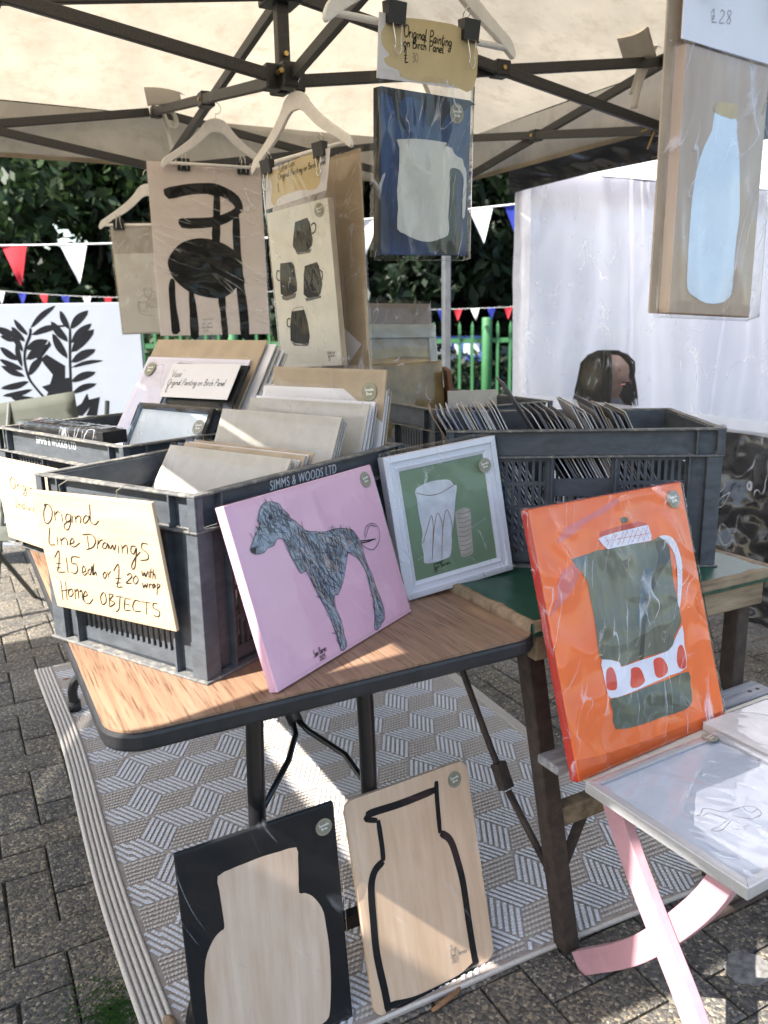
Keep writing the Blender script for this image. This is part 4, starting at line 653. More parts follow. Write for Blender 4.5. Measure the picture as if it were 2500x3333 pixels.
d0 = Vector((.882, -.470, .0)); P0 = Vector((-.526, 3.884, 1.812))
bunting('bunting with a large red and a white flag at the left', P0 - d0 * .9 + Vector((0, 0, .02)), P0 + d0 * 2.0 + Vector((0, 0, .03)), [(.1, 'white'), (.5, 'blue'), (.9, 'red'), (1.3, 'white'), (1.7, 'blue'), (2.1, 'red')], .258, .02)
P1 = Vector((1.601, 2.792, 1.930))
bunting('bunting with white and blue flags between the painting and tent', P1 - d0 * .5 + Vector((0, 0, -.02)), P1 + d0 * 1.9 + Vector((0, 0, .17)), [(.06, 'red'), (.5, 'white'), (.87, 'red'), (1.26, 'white'), (1.50, 'blue'), (1.9, 'red')], .23, .01)
P2 = Vector((-.9, 6.98, 1.70)); cs_ = ['blue', 'red', 'white', 'blue', 'red', 'white']
bunting('small far bunting strung low behind the leaf panel', P2, P2 + d0 * 3.4 + Vector((0, 0, -.12)), [(.55 + i * .21, ('white', 'blue', 'red', 'blue', 'white', 'red')[i % 6]) for i in range(7)], .13, .1, .002)
P3 = Vector((2.0, 5.42, 1.43))
bunting('small far bunting strung along the railing by the tent', P3, P3 + d0 * 3.2 + Vector((0, 0, .0)), [(.1 + i * .165, cs_[i % 6]) for i in range(17)], .12, .06, .002)
# far notice boards
m_sgn = M('notice_board', (.5, .55, .58), .6, var=.2, scale=20); m_sgb = M('blue_notice', (.05, .09, .28), .6, var=.2)
def notice(c, w_, h_, mat, label, bands):
    n_ = empty('notice_board', frame(c, -27.8), label, 'sign'); mb = MB(); mb.box(-w_ / 2, 0, 0, w_ / 2, .02, h_); mb.build('panel', mat, n_)
    mb = MB(); mb.bar((0, .03, -c[2]), (0, .03, h_), .04); mb.build('post', m_green, n_)
    mb = MB()
    for i in range(bands): mb.box(-w_ * .42 + i * w_ * .84 / bands, -.004, h_ * .25, -w_ * .42 + (i + .7) * w_ * .84 / bands, 0, h_ * .7)
    mb.build('lettering', m_sgb if mat is m_sgn else m_sgn, n_)
notice((-.15, 7.0, 1.38), .62, .11, m_sgn, 'pale notice board low behind the red flag', 6)
notice((-.62, 7.2, 1.75), .55, .09, m_sgn, 'narrow pale sign behind the red flag tip', 7)
notice((4.2, 5.6, .80), .75, .28, m_sgb, 'blue notice board seen through the green railing', 6)
# ------------------------------------------------------------------ leaf panel and folding chair behind the stall
m_leafp = M('white_board', (.27, .30, .355), .5, var=.03, scale=6); m_leafb = M('navy_black_paint', (.008, .009, .012), .7, var=.2, spec=.1)
A = ART['leaf']; lb = empty('display_panel', frame((-.35, 2.17, .0), -27.8), 'white display panel with black leaf silhouettes behind the crates', 'panel')
mb = MB(); mb.box(-1.05, 0, .12, .347, .03, 1.405); mb.build('board', m_leafp, lb, bevel=.003)
mb = MB(); Z = .3
for (p, q), w_ in zip(A['leaf'], A['width']):
    p, q = Vector(p) / 1000, Vector(q) / 1000; d = q - p; L = d.length; d.normalize(); nn = Vector((-d.y, d.x)); w_ = w_ * .000475
    pts = []
    for sgn in (1, -1):
        rng_ = range(0, 9) if sgn == 1 else range(7, 0, -1)
        for i in rng_:
            t = i / 8; c = p + d * L * t + nn * (.05 * L * math.sin(t * 3.14)); pts.append(tuple(c + nn * (sgn * w_ * math.sin(math.pi * min(1, t * .94 + .03)) ** .8)))
    mb.poly([(a, b + Z) for a, b in pts], -.0006 - .0001 * (len(mb.f) % 7))
for pl in A['mass']: mb.poly([(a / 1000, b / 1000 + Z) for a, b in pl], -.0014)
for st in A['stem']: mb.ribbon([(a[0], a[1] + Z) for a in smooth_pts([(x / 1000, y / 1000) for x, y in st], 5)], .012, -.0016)
mb.build('leaf_print', m_leafb, lb)
for x in (-.9, .2):
    mb = MB(); mb.bar((x, .015, 0), (x, .015, .13), .04); mb.bar((x, -.2, .02), (x, .22, .02), .04); mb.build('foot', m_leafp, lb)
m_canvas = M('khaki_canvas', (.065, .07, .055), .85, var=.12, bump=.2, bscale=300)
fc = empty('folding_chair', frame((-.585, 1.49, 0), -24, 0, 0), 'khaki canvas folding chair in front of the leaf panel', 'chair')
mb = MB(); mb.grid(8, 4, lambda u, v: ((u - .5) * .42, .12 + .06 * v - .02 * math.sin(u * 3.14), .78 + .20 * v)); o = mb.build('backrest', m_canvas, fc, Matrix.Rotation(rad(-8), 4, 'Y'), smooth=True); o.modifiers.new('s', 'SOLIDIFY').thickness = .006
mb = MB(); mb.grid(8, 4, lambda u, v: ((u - .5) * .44, -.32 + .42 * v, .44 - .02 * math.sin(u * 3.14))); o = mb.build('seat', m_canvas, fc, smooth=True); o.modifiers.new('s', 'SOLIDIFY').thickness = .006
for x in (-.22, .22):
    for a, b in (((x, -.33, 0.), (x, .17, .95)), ((x, .2, 0.), (x, -.3, .45))):
        mb = MB(); mb.tube([a, b], .011, 8); mb.build('leg', M('chair_tube', (.05, .055, .045), .5), fc)
# ------------------------------------------------------------------ person seated inside the tent
m_skin = M('skin', (.12, .062, .042), .55, var=.08, scale=20); m_hair = M('dark_hair', (.010, .007, .005), .9, spec=.08, var=.5, scale=60, stretch=(6, 6, 1), bump=.6, bscale=90); m_top = M('dark_top', (.025, .027, .035), .85, var=.2, scale=30)
def skin(name, joints, edges, mat, parent, root=0, lvl=2):
    me = bpy.data.meshes.new(name); me.from_pydata([j[:3] for j in joints], edges, []); me.materials.append(mat)
    o = obj(name, me, parent); sk = o.modifiers.new('skin', 'SKIN'); sv = me.skin_vertices[0].data
    for i, j in enumerate(joints):
        r = j[3]; sv[i].radius = r if isinstance(r, tuple) else (r, r)
    sv[root].use_root = True; sk.use_smooth_shade = True
    ss = o.modifiers.new('sub', 'SUBSURF'); ss.levels = lvl; ss.render_levels = lvl; return o
pr = empty('person', frame((2.02, .81, -.035), -78), 'person with dark bobbed hair seated behind the clear plastic, facing right', 'person')
# faces local +x
J = [(0, 0, .44, .125), (.0, 0, .58, .12), (-.01, 0, .76, .13), (0, 0, .87, (.10, .10)), (.015, 0, .93, .05), (.03, 0, .975, .06), (.035, 0, 1.03, .082), (.03, 0, 1.09, .085), (.02, 0, 1.14, .06),
     (0, .15, .84, .06), (.03, .20, .68, .046), (.17, .17, .58, .036), (.26, .13, .56, .028), (0, -.15, .84, .06), (.03, -.20, .68, .046), (.17, -.17, .58, .036), (.26, -.13, .56, .028),
     (.10, .09, .43, .085), (.40, .10, .44, .062), (.40, .10, .10, .042), (.47, .10, .05, .035), (.10, -.09, .43, .085), (.40, -.10, .44, .062), (.40, -.10, .10, .042), (.47, -.10, .05, .035), (.115, 0, 1.045, .016), (.10, 0, 1.0, .03)]
E_ = [(0, 1), (1, 2), (2, 3), (3, 4), (4, 5), (5, 6), (6, 7), (7, 8), (3, 9), (9, 10), (10, 11), (11, 12), (3, 13), (13, 14), (14, 15), (15, 16), (0, 17), (17, 18), (18, 19), (19, 20), (0, 21), (21, 22), (22, 23), (23, 24), (6, 25), (5, 26)]
body = skin('body', J, E_, m_skin, pr)
def shell(name, rings, mat, n=20):
    mb = MB()
    k = len(rings); v = [(cx + rx * math.cos(2 * math.pi * j / n), cy + ry * math.sin(2 * math.pi * j / n), z) for cx, cy, z, rx, ry in rings for j in range(n)]
    mb.add(v, [(i * n + j, i * n + (j + 1) % n, (i + 1) * n + (j + 1) % n, (i + 1) * n + j) for i in range(k - 1) for j in range(n)])
    return mb.build(name, mat, pr, smooth=True)
shell('jumper', [(0, 0, .42, .17, .19), (0, 0, .55, .16, .18), (-.01, 0, .72, .165, .20), (-.01, 0, .82, .14, .205), (0, 0, .885, .095, .14), (.01, 0, .925, .065, .07)], m_top)
for sgn in (-1, 1):
    mb = MB(); mb.tube([(0, .14 * sgn, .855), (.0, .185 * sgn, .8), (.03, .205 * sgn, .68), (.10, .19 * sgn, .62), (.2, .16 * sgn, .575)], [.07, .068, .06, .053, .043], 12); mb.build('sleeve', m_top, pr, smooth=True)
shell('trousers', [(.02, 0, .30, .17, .19), (.02, 0, .45, .18, .195)], m_top)
hr = MB()
def hairf(u, v):
    a = (u - .5) * 2 * math.pi * .72 + math.pi; k = .014 * noise.noise(Vector((u * 22, v * 2, 3)))
    if v < .45: t = v / .45 * math.pi / 2; z, rr_ = 1.055 + .105 * math.cos(t), .004 + .106 * math.sin(t)
    else: t = (v - .45) / .55; z, rr_ = 1.055 - .19 * t, .110 + .024 * t
    return (.020 + (rr_ + k) * math.cos(a) * 1.08, (rr_ + k) * math.sin(a) * .95, z)
hr.grid(40, 18, hairf); o = hr.build('hair', m_hair, pr, smooth=True)
ha = MB(); r9 = random.Random(6)
for i in range(420):
    u = r9.random(); j_ = r9.uniform(.9, 1.14); ln = r9.uniform(.8, 1.06); ph = r9.uniform(0, 6)
    P = []
    for k in range(7):
        p = Vector(hairf(u, .08 + .92 * k / 6 * ln)); c = Vector((.02, 0, p.z)); d = (p - c) * j_; P.append(tuple(c + d * (1.03 + .04 * k / 6) + Vector((.006 * math.sin(ph + k), .006 * math.cos(ph * 1.7 + k), 0))))
    ha.tube(P, [.004, .005, .005, .0045, .004, .003, .001], 4)
ha.build('hair_strands', m_hair, pr)
for sgn in (-1, 1):
    mb = MB(); mb.lathe([(math.sin(math.pi * i / 6) * .009, -math.cos(math.pi * i / 6) * .009) for i in range(7)], n=8); mb.build('eye', m_ink, pr, Matrix.Translation((.106, .03 * sgn, 1.065)))
mb = MB(); mb.box(.108, -.022, .988, .118, .022, .996); mb.build('mouth', M('lip', (.3, .1, .09), .5), pr, bevel=.003)
st_ = empty('stool', (2.02, .81, -.033), 'dark seat under the person in the tent', 'stool')
mb = MB(); mb.box(-.2, -.2, .27, .2, .2, .31); mb.build('seat', m_top, st_, bevel=.01)
for x in (-.17, .17):
    for y in (-.17, .17):
        mb = MB(); mb.bar((x, y, 0), (x, y, .27), .03); mb.build('leg', m_top, st_)
# ------------------------------------------------------------------ tables
TZ, GZ = .740, .756
m_lam = M('wood_laminate', (.26, .135, .070), .42, col2=(.40, .235, .130), scale=2.6, stretch=(34, 2.2, 34), bump=.06, bscale=30, spec=.45, cut=(.36, .62), dirt=((.13, .062, .034), 1.0, .99))
def lam():
    m, N, L = _mat('oak_laminate'); out = N.new('ShaderNodeOutputMaterial'); p = N.new('ShaderNodeBsdfPrincipled'); p.inputs['Roughness'].default_value = .42
    tc = N.new('ShaderNodeTexCoord'); mp = N.new('ShaderNodeMapping'); mp.inputs['Scale'].default_value = (1, .035, 1); mp.inputs['Rotation'].default_value = (0, 0, rad(8)); L.new(tc.outputs['Object'], mp.inputs[0])
    n1 = N.new('ShaderNodeTexNoise'); n1.inputs['Scale'].default_value = 60; n1.inputs['Detail'].default_value = 5; n1.inputs['Distortion'].default_value = .6; L.new(mp.outputs[0], n1.inputs['Vector'])
    n2 = N.new('ShaderNodeTexNoise'); n2.inputs['Scale'].default_value = 330; n2.inputs['Detail'].default_value = 3; L.new(mp.outputs[0], n2.inputs['Vector'])
    r1 = N.new('ShaderNodeValToRGB'); e = r1.color_ramp.elements; e[0].position = .3; e[0].color = (.180, .102, .062, 1); e[1].position = .7; e[1].color = (.29, .182, .115, 1)
    r2 = N.new('ShaderNodeValToRGB'); e = r2.color_ramp.elements; e[0].position = .34; e[0].color = (.50, .44, .41, 1); e[1].position = .46; e[1].color = (1, 1, 1, 1)
    L.new(n1.outputs['Fac'], r1.inputs[0]); L.new(n2.outputs['Fac'], r2.inputs[0])
    mx = N.new('ShaderNodeMix'); mx.data_type = 'RGBA'; mx.blend_type = 'MULTIPLY'; mx.inputs[0].default_value = 1; L.new(r1.outputs[0], mx.inputs[6]); L.new(r2.outputs[0], mx.inputs[7]); L.new(mx.outputs[2], p.inputs['Base Color'])
    b = N.new('ShaderNodeBump'); b.inputs['Strength'].default_value = .12; b.inputs['Distance'].default_value = .001; L.new(n2.outputs['Fac'], b.inputs['Height']); L.new(b.outputs[0], p.inputs['Normal'])
    L.new(p.outputs[0], out.inputs[0]); return m
m_lam = lam()
m_edge = M('black_edging', (.016, .016, .018), .5, var=.3, scale=25, dirt=((.16, .14, .11), 26, .66), bump=.15, bscale=60)
m_leg = M('black_leg_paint', (.010, .010, .011), .32, var=.3, scale=30, spec=.6, dirt=((.10, .06, .04), 40, .72))
def rrect(x0, y0, x1, y1, r, n=7):
    out = []
    for cx, cy, a0 in ((x1 - r, y1 - r, 0), (x0 + r, y1 - r, 90), (x0 + r, y0 + r, 180), (x1 - r, y0 + r, 270)):
        out += [(cx + r * math.cos(rad(a0 + 90 * i / n)), cy + r * math.sin(rad(a0 + 90 * i / n))) for i in range(n + 1)]
    return out
tbl = empty('folding_table', (0, 0, 0), 'folding table with wood laminate top and black edging carrying two crates', 'table')
TX0, TX1, TY0, TY1 = -.832, -.052, -1.306, .50
def slab(pts, z0, z1):
    mb = MB(); n = len(pts); mb.add([(x, y, z1) for x, y in pts] + [(x, y, z0) for x, y in pts], [tuple(range(n)), tuple(range(2 * n - 1, n - 1, -1))] + [(i, n + i, n + (i + 1) % n, (i + 1) % n) for i in range(n)]); return mb
slab(rrect(TX0 + .004, TY0 + .004, TX1 - .004, TY1 - .004, .058), TZ - .004, TZ).build('top_panel', m_lam, tbl)
slab(rrect(TX0, TY0, TX1, TY1, .062), TZ - .034, TZ - .0042).build('edging', m_edge, tbl, bevel=.006)
for yy, sg in ((-1.12, 1), (.34, -1)):
    for s_ in (-1, 1):
        xc = -.447 + s_ * .112; xf = -.447 + s_ * .265
        mb = MB(); mb.tube(smooth_pts([(xc - s_ * .006, yy, TZ - .042), (xc, yy, .55), (xc + s_ * .005, yy, .35), (xc + s_ * .012, yy - sg * .01, .22), (xc + s_ * .05, yy - sg * .02, .15), (xf - s_ * .03, yy - sg * .03, .135), (xf, yy - sg * .04, .09), (xf, yy - sg * .04, .03)], 6), .0165, 12); mb.build('leg', m_leg, tbl, smooth=True)
        mb = MB(); mb.tube([(xf, yy - sg * .04, .012), (xf, yy - sg * .04, .045)], .021, 12); mb.build('rubber_foot', m_blackplastic, tbl, smooth=True)
    mb = MB(); mb.bar((-.56, yy, .13), (-.334, yy, .13), .022, .03); mb.build('cross_bar', m_leg, tbl)
    mb = MB(); mb.tube([(-.415, yy + sg * .58, TZ - .045), (-.392, yy + sg * .225, .462)], .0165, 10); mb.build('strut_sleeve', m_leg, tbl, smooth=True)
    for P in ([(-.396, yy + sg * .24, .468), (-.404, yy + sg * .20, .45), (-.46, yy + sg * .10, .455), (-.55, yy + sg * .006, .43)], [(-.388, yy + sg * .24, .468), (-.376, yy + sg * .20, .452), (-.335, yy + sg * .10, .432), (-.326, yy + sg * .04, .405), (-.328, yy + sg * .008, .375)]):
        mb = MB(); mb.tube(P, .0065, 8); mb.build('strut', m_leg, tbl, smooth=True)
# trestle table
m_grn = M('green_table_paint', (.012, .060, .036), .38, var=.3, scale=10, stretch=(8, 1, 8), dirt=((.10, .075, .05), 16, .66), spec=.5, bump=.1, bscale=40)
m_old = wood('old_timber', (.10, .066, .04), (.25, .185, .12), 3.2, axis=1, rough=.8, bump=.6, ratio=12)
m_oldx = wood('old_timber_end', (.13, .088, .05), (.33, .25, .16), 7, axis=0, rough=.85, bump=.9, ratio=5)
m_rust = M('rusty_iron', (.035, .022, .016), .7, var=.4, scale=40, bump=.3, bscale=120, dirt=((.08, .035, .018), 20, .6))
trs = empty('trestle_table', (0, 0, 0), 'old green painted timber trestle table with worn edges', 'table')
rr = random.Random(2)
BX = [-.070, .148, .366, .606]
for k in range(3):
    x0, x1 = BX[k] + (.0016 if k else 0), BX[k + 1] - .0016
    mb = MB()
    def fn(u, v):
        return None
    n = 26; pts = []
    mb2 = slab([(x0, -1.286)] + [(x0 + (x1 - x0) * i / 8, -1.286 + .004 * noise.noise(Vector((i * 1.3, k, 0)))) for i in range(1, 8)] + [(x1, -1.286), (x1, .62), (x0, .62)], GZ - .030, GZ)
    mb2.build('plank', m_grn, trs, bevel=.006, seg=3)
# bare worn timber along the front and left edges, set just proud of the paint
mb = MB(); 
def worn(p, q, wd, seed, n=60):
    v = []; p, q = Vector(p), Vector(q); d = (q - p).normalized(); s_ = Vector((-d.y, d.x, 0))
    for i in range(n + 1):
        t = i / n; c = p + (q - p) * t; e = wd * (.75 + .6 * noise.noise(Vector((t * 14, seed, 0))) + .3 * noise.noise(Vector((t * 50, seed, 1)))); e = max(e, .004)
        o_ = .003 * noise.noise(Vector((t * 25, seed, 4)))
        v += [c - s_ * (.005 + o_) + Vector((0, 0, -.016)), c - s_ * (.004 + o_), c + s_ * e * .5 + Vector((0, 0, .0022 + .001 * noise.noise(Vector((t * 40, seed, 7))))), c + s_ * e + Vector((0, 0, -.0006))]
    f = []
    for i in range(n):
        for j in range(3): f.append((4 * i + j, 4 * i + 4 + j, 4 * i + 5 + j, 4 * i + 1 + j))
    mb.add(v, f)
worn((-.071, -.2, GZ), (-.071, -1.286, GZ), .020, 1, 90); worn((-.071, -1.287, GZ), (.607, -1.287, GZ), .022, 2); worn((.607, -1.287, GZ), (.607, -.2, GZ), .03, 3, 80)
mb.build('worn_edge', m_oldx, trs, smooth=True)
mb = MB(); mb.box(-.05, -1.272, GZ - .085, .585, -1.244, GZ - .031); mb.build('apron', m_oldx, trs, bevel=.004)
mb = MB(); mb.box(-.05, .52, GZ - .085, .585, .548, GZ - .031); mb.build('apron', m_oldx, trs, bevel=.004)
for y in (-1.22, .5):
    for x0, x1 in ((-.034, .046), (.57, .49)):
        mb = MB(); mb.bar((x0, y, GZ - .032), (x1, y - .062 * (1 if y < 0 else -1), .006), .038, .040, (0, 1, 0)); mb.build('leg', m_rust, trs, bevel=.003)
    yb = y - .035 * (1 if y < 0 else -1)
    mb = MB(); mb.bar((.018, yb, .31), (.518, yb, .31), .03, .045); mb.build('stretcher', m_old, trs, bevel=.003)
    for a, b in (((.03, yb, .14), (.10, yb, .29)), ((.506, yb, .14), (.436, yb, .29))):
        mb = MB(); mb.bar(a, b, .012, .02); mb.build('brace', m_rust, trs)
mb = MB(); mb.tube(smooth_pts([(-.02, -.80, GZ - .035), (-.012, -.90, .60), (-.012, -.985, .50), (-.005, -1.06, .39), (.0, -1.09, .345)], 5), .0075, 8); mb.build('brace_rod', m_rust, trs, smooth=True)
mb = MB(); mb.bar((.001, -1.088, .352), (.006, -1.115, .300), .03, .024); mb.build('rod_clamp', m_rust, trs, bevel=.003)
mb = MB(); mb.tube([(.008, -1.118, .296), (.016, -1.18, .235), (.026, -1.235, .175)], .008, 8); mb.tube([(.027, -1.235, .176), (.03, -1.262, .160)], .013, 8); mb.build('lower_rod', m_rust, trs, smooth=True)
# ------------------------------------------------------------------ folding stool with pink crossed legs
m_pink = M('pink_paint', (.45, .25, .285), .5, var=.08, scale=20, bump=.15, bscale=120, dirt=((.30, .16, .13), 34, .72))
m_grey = wood('weathered_slat', (.13, .125, .13), (.36, .35, .35), 5, axis=0, rough=.85, bump=.7, ratio=12)
m_creamslat = M('flaking_cream_paint', (.55, .52, .43), .7, var=.1, scale=30, dirt=((.16, .14, .12), 18, .60), bump=.4, bscale=60)
SZ = .494
fs = empty('folding_stool', (.26, -1.5, 0), 'folding stool with pink crossed legs and weathered slatted seat', 'stool')
for k, (y0, y1, mt) in enumerate(((-1.346, -1.288, m_grey), (-1.412, -1.354, m_creamslat), (-1.478, -1.420, m_grey), (-1.544, -1.486, m_grey), (-1.610, -1.552, m_creamslat), (-1.676, -1.618, m_grey), (-1.742, -1.684, m_grey))):
    mb = MB(); mb.box(-.315 if k == 0 else -.285, y0 + 1.5, SZ - .018, .31, y1 + 1.5, SZ); mb.build('slat', mt, fs, frame((0, 0, 0), 1.5 + .6 * math.sin(k)), bevel=.004)
    for x in (.25, .275):
        mb = MB(); mb.tube([(x, (y0 + y1) / 2 + 1.5, SZ - .002), (x, (y0 + y1) / 2 + 1.5, SZ + .0012)], .0045, 8); mb.build('screw', m_rust, fs)
for x in (-.215, .275):
    leg1 = smooth_pts([(x - .024, .10, SZ - .02), (x - .024, .03, .355), (x - .024, -.06, .235), (x - .024, -.135, .135), (x - .024, -.205, .0)], 4)
    leg2 = smooth_pts([(x, -.17, SZ - .02), (x, -.125, .365), (x, -.05, .245), (x, .04, .13), (x, .175, .0)], 4)
    for pts in (leg1, leg2):
        mb = MB(); v = []
        for i, p in enumerate(pts):
            p = Vector(p); d = (Vector(pts[min(i + 1, len(pts) - 1)]) - Vector(pts[max(i - 1, 0)])).normalized(); nn = Vector((1, 0, 0)).cross(d) * .0235
            v += [p - nn + Vector((-.011, 0, 0)), p + nn + Vector((-.011, 0, 0)), p + nn + Vector((.011, 0, 0)), p - nn + Vector((.011, 0, 0))]
        k = len(pts); mb.add(v, [(4 * i + j, 4 * i + (j + 1) % 4, 4 * i + 4 + (j + 1) % 4, 4 * i + 4 + j) for i in range(k - 1) for j in range(4)] + [(3, 2, 1, 0), tuple(4 * k - 4 + j for j in range(4))])
        mb.build('leg', m_pink, fs, bevel=.002)
mb = MB(); mb.tube([(-.246, -.058, .24), (.29, -.058, .24)], .008, 10); mb.build('pivot_rod', m_rust, fs)
mb = MB(); mb.bar((-.2, .06, .40), (.27, .06, .40), .02, .03); mb.build('seat_rail', m_pink, fs)
# ------------------------------------------------------------------ crates
m_crate = M('grey_blue_crate', (.066, .074, .084), .5, var=.22, scale=22, bump=.18, bscale=160, spec=.35, stretch=(1, 1, 2.2), dirt=((.15, .145, .13), 13, .62))
m_lip = M('dusty_crate_edge', (.10, .10, .10), .7, var=.2, scale=20, dirt=((.30, .27, .21), 60, .50), bump=.25, bscale=160)
m_letter = M('white_stencil', (.62, .64, .66), .6, var=.1, scale=60)
CH = .310
def text_mesh(body, size, mat, name='lettering'):
    cu = bpy.data.curves.new('t', 'FONT'); cu.body = body; cu.size = size; cu.extrude = .0004; cu.align_x = 'CENTER'; cu.space_character = 1.12
    o = bpy.data.objects.new('t', cu); COL.objects.link(o); dg = bpy.context.evaluated_depsgraph_get(); me = bpy.data.meshes.new_from_object(o.evaluated_get(dg)); bpy.data.objects.remove(o)
    me.name = name; me.materials.clear(); me.materials.append(mat); return me
def crate(name_label, corner, z, yaw, letters=False):
    root = empty('stacking_crate', frame((corner[0], corner[1], z), yaw), name_label, 'crate', 'grey plastic crates on the stall')
    LX, LY, R_, T = .6, .4, .016, .004
    b = MB(); b.box(R_, R_, .004, LX - R_, LY - R_, .010); b.build('floor', m_crate, root)
    # lips: top, under the rim band, and at the base
    def ring(mb, o, i, z0, z1):
        mb.box(o, o, z0, LX - o, i, z1); mb.box(o, LY - i, z0, LX - o, LY - o, z1); mb.box(o, i, z0, i, LY - i, z1); mb.box(LX - i, i, z0, LX - o, LY - i, z1)
    for zz, h in ((CH - .0045, .0045), (CH - .062, .0045)):
        mb = MB(); ring(mb, 0, R_ + .001, zz, zz + h); mb.build('rim_lip', m_lip, root, bevel=.0016)
    mb = MB(); ring(mb, -.002, R_ + .006, 0, .0045); mb.build('base_lip', m_lip, root, bevel=.0016)
    mb = MB(); ring(mb, R_ - .001, R_ + T, CH - .0575, CH - .0045)
    for x in (.0015, LX - .0055):
        pass
    for x in (.058, LX - .062):
        mb.box(x, .001, CH - .0572, x + .004, R_ - .001, CH - .0048); mb.box(x, LY - R_ + .001, CH - .0572, x + .004, LY - .001, CH - .0048)
    for y in (.058, LY - .062):
        mb.box(.001, y, CH - .0572, R_ - .001, y + .004, CH - .0048); mb.box(LX - R_ + .001, y, CH - .0572, LX - .001, y + .004, CH - .0048)
    for x, y in ((0, 0), (LX, 0), (LX, LY), (0, LY)):           # corner webs of the rim
        sx, sy = (1 if x == 0 else -1), (1 if y == 0 else -1)
        xs, ys = sorted((x + sx * .001, x + sx * .0045)), sorted((y + sy * .001, y + sy * (R_ + .002)))
        mb.box(xs[0], ys[0], CH - .0572, xs[1], ys[1], CH - .0048)
        xs, ys = sorted((x + sx * .0046, x + sx * (R_ + .002))), sorted((y + sy * .001, y + sy * .0045)); mb.box(xs[0], ys[0], CH - .0572, xs[1], ys[1], CH - .0048)
    mb.build('rim_band', m_crate, root, bevel=.001)
    H0, H1 = .0046, CH - .0622
    def side(L_, face):
        """one wall seen from outside: s runs along it, face maps (s, depth, z) to the crate"""
        mb = MB()
        def bx_(s0, s1, d0, d1, z0, z1):
            P, Q = face(s0, d0), face(s1, d1); mb.box(min(P[0], Q[0]), min(P[1], Q[1]), z0, max(P[0], Q[0]), max(P[1], Q[1]), z1)
        d0, d1 = R_, R_ + T
        e = .075; bays = [(e, .222), (.238, .362), (.378, L_ - e)] if L_ > .5 else [(e, L_ - e)]
        bx_(R_, e, d0, d1, H0, H1); bx_(L_ - e, L_ - R_, d0, d1, H0, H1)
        for i in range(len(bays) - 1): bx_(bays[i][1], bays[i + 1][0], d0 - .003, d1, H0, H1)
        for bi, (a, b2) in enumerate(bays):
            mid_ = len(bays) == 3 and bi == 1
            zt = H1
            if mid_: bx_(a, b2, d0, d1, .160, .200); zt = .160        # hand hole above, plate below it
            elif len(bays) == 1:
                bx_(a, L_ / 2 - .06, d0, d1, .202, H1); bx_(L_ / 2 + .06, b2, d0, d1, .202, H1); bx_(a, b2, d0, d1, .172, .202); zt = .172
            bx_(a, b2, d0, d1, H0, .032)
            rows = max(1, round((zt - .032) / .052)); rh = (zt - .032) / rows
            for r in range(rows):
                z0 = .032 + r * rh
                if r < rows - 1 or not (mid_ or len(bays) == 1): bx_(a, b2, d0 + .0005, d1 - .0005, z0 + rh - .009, z0 + rh)
            ns = int((b2 - a) / .0135)
            for k in range(ns + 1):
                s0 = a + (b2 - a) * k / ns; bx_(max(a, s0 - .0032), min(b2, s0 + .0032), d0 + .001, d1 + .001, .032, zt - .0005)
        for s0 in [e - .004, L_ - e] + ([.229, .367] if L_ > .5 else []): bx_(s0, s0 + .004, .003, d0 - .0035 if .2 < s0 < .4 and L_ > .5 else d0, H0, H1)
        mb.build('slotted_wall', m_crate, root)
    side(LX, lambda s, d: (s, d)); side(LX, lambda s, d: (LX - s, LY - d)); side(LY, lambda s, d: (d, LY - s)); side(LY, lambda s, d: (LX - d, s))
    for x, y in ((0, 0), (LX, 0), (LX, LY), (0, LY)):
        sx, sy = (1 if x == 0 else -1), (1 if y == 0 else -1); mb = MB()
        pts = [(x + sx * a, y + sy * b2) for a, b2 in ((.0035, .003), (.036, .003), (.036, .0065), (.0075, .0065), (.0075, .036), (.0035, .036))]
        if sx * sy < 0: pts = pts[::-1]
        n = len(pts); mb.add([(p[0], p[1], H0) for p in pts] + [(p[0], p[1], H1) for p in pts], [tuple(range(n - 1, -1, -1)), tuple(range(n, 2 * n))] + [(i, (i + 1) % n, n + (i + 1) % n, n + i) for i in range(n)])
        for a0, a1, b0, b1 in ((.032, .036, .0066, R_), (.0076, R_, .032, .036)):
            xs, ys = sorted((x + sx * a0, x + sx * a1)), sorted((y + sy * b0, y + sy * b1)); mb.box(xs[0], ys[0], H0, xs[1], ys[1], H1)
        mb.build('corner_post', m_crate, root, bevel=.0012)
    if letters:
        me = text_mesh('SIMMS & WOODS LTD', .0225, m_letter)
        obj('lettering', me, root, Matrix.Translation((.285, R_ - .0016, CH - .0285)) @ Matrix.Rotation(rad(90), 4, 'X') @ Matrix.Diagonal((.78, 1.15, 1, 1)))
    return root
cA = crate('front crate of kraft-backed prints with the line drawings sign', (-.658, -1.205), TZ, 28.7, True)
cB = crate('left rear crate with the vase card, half behind the front crate', (-.870, -.067), TZ, -68.8, True)
cC = crate('right crate of sleeved cards behind the orange canvas', (-.024, -.914), GZ, -30.3)
cD = crate('dark crate in the shade behind the others, holding the landscape', (.572, -.548), GZ, 90)
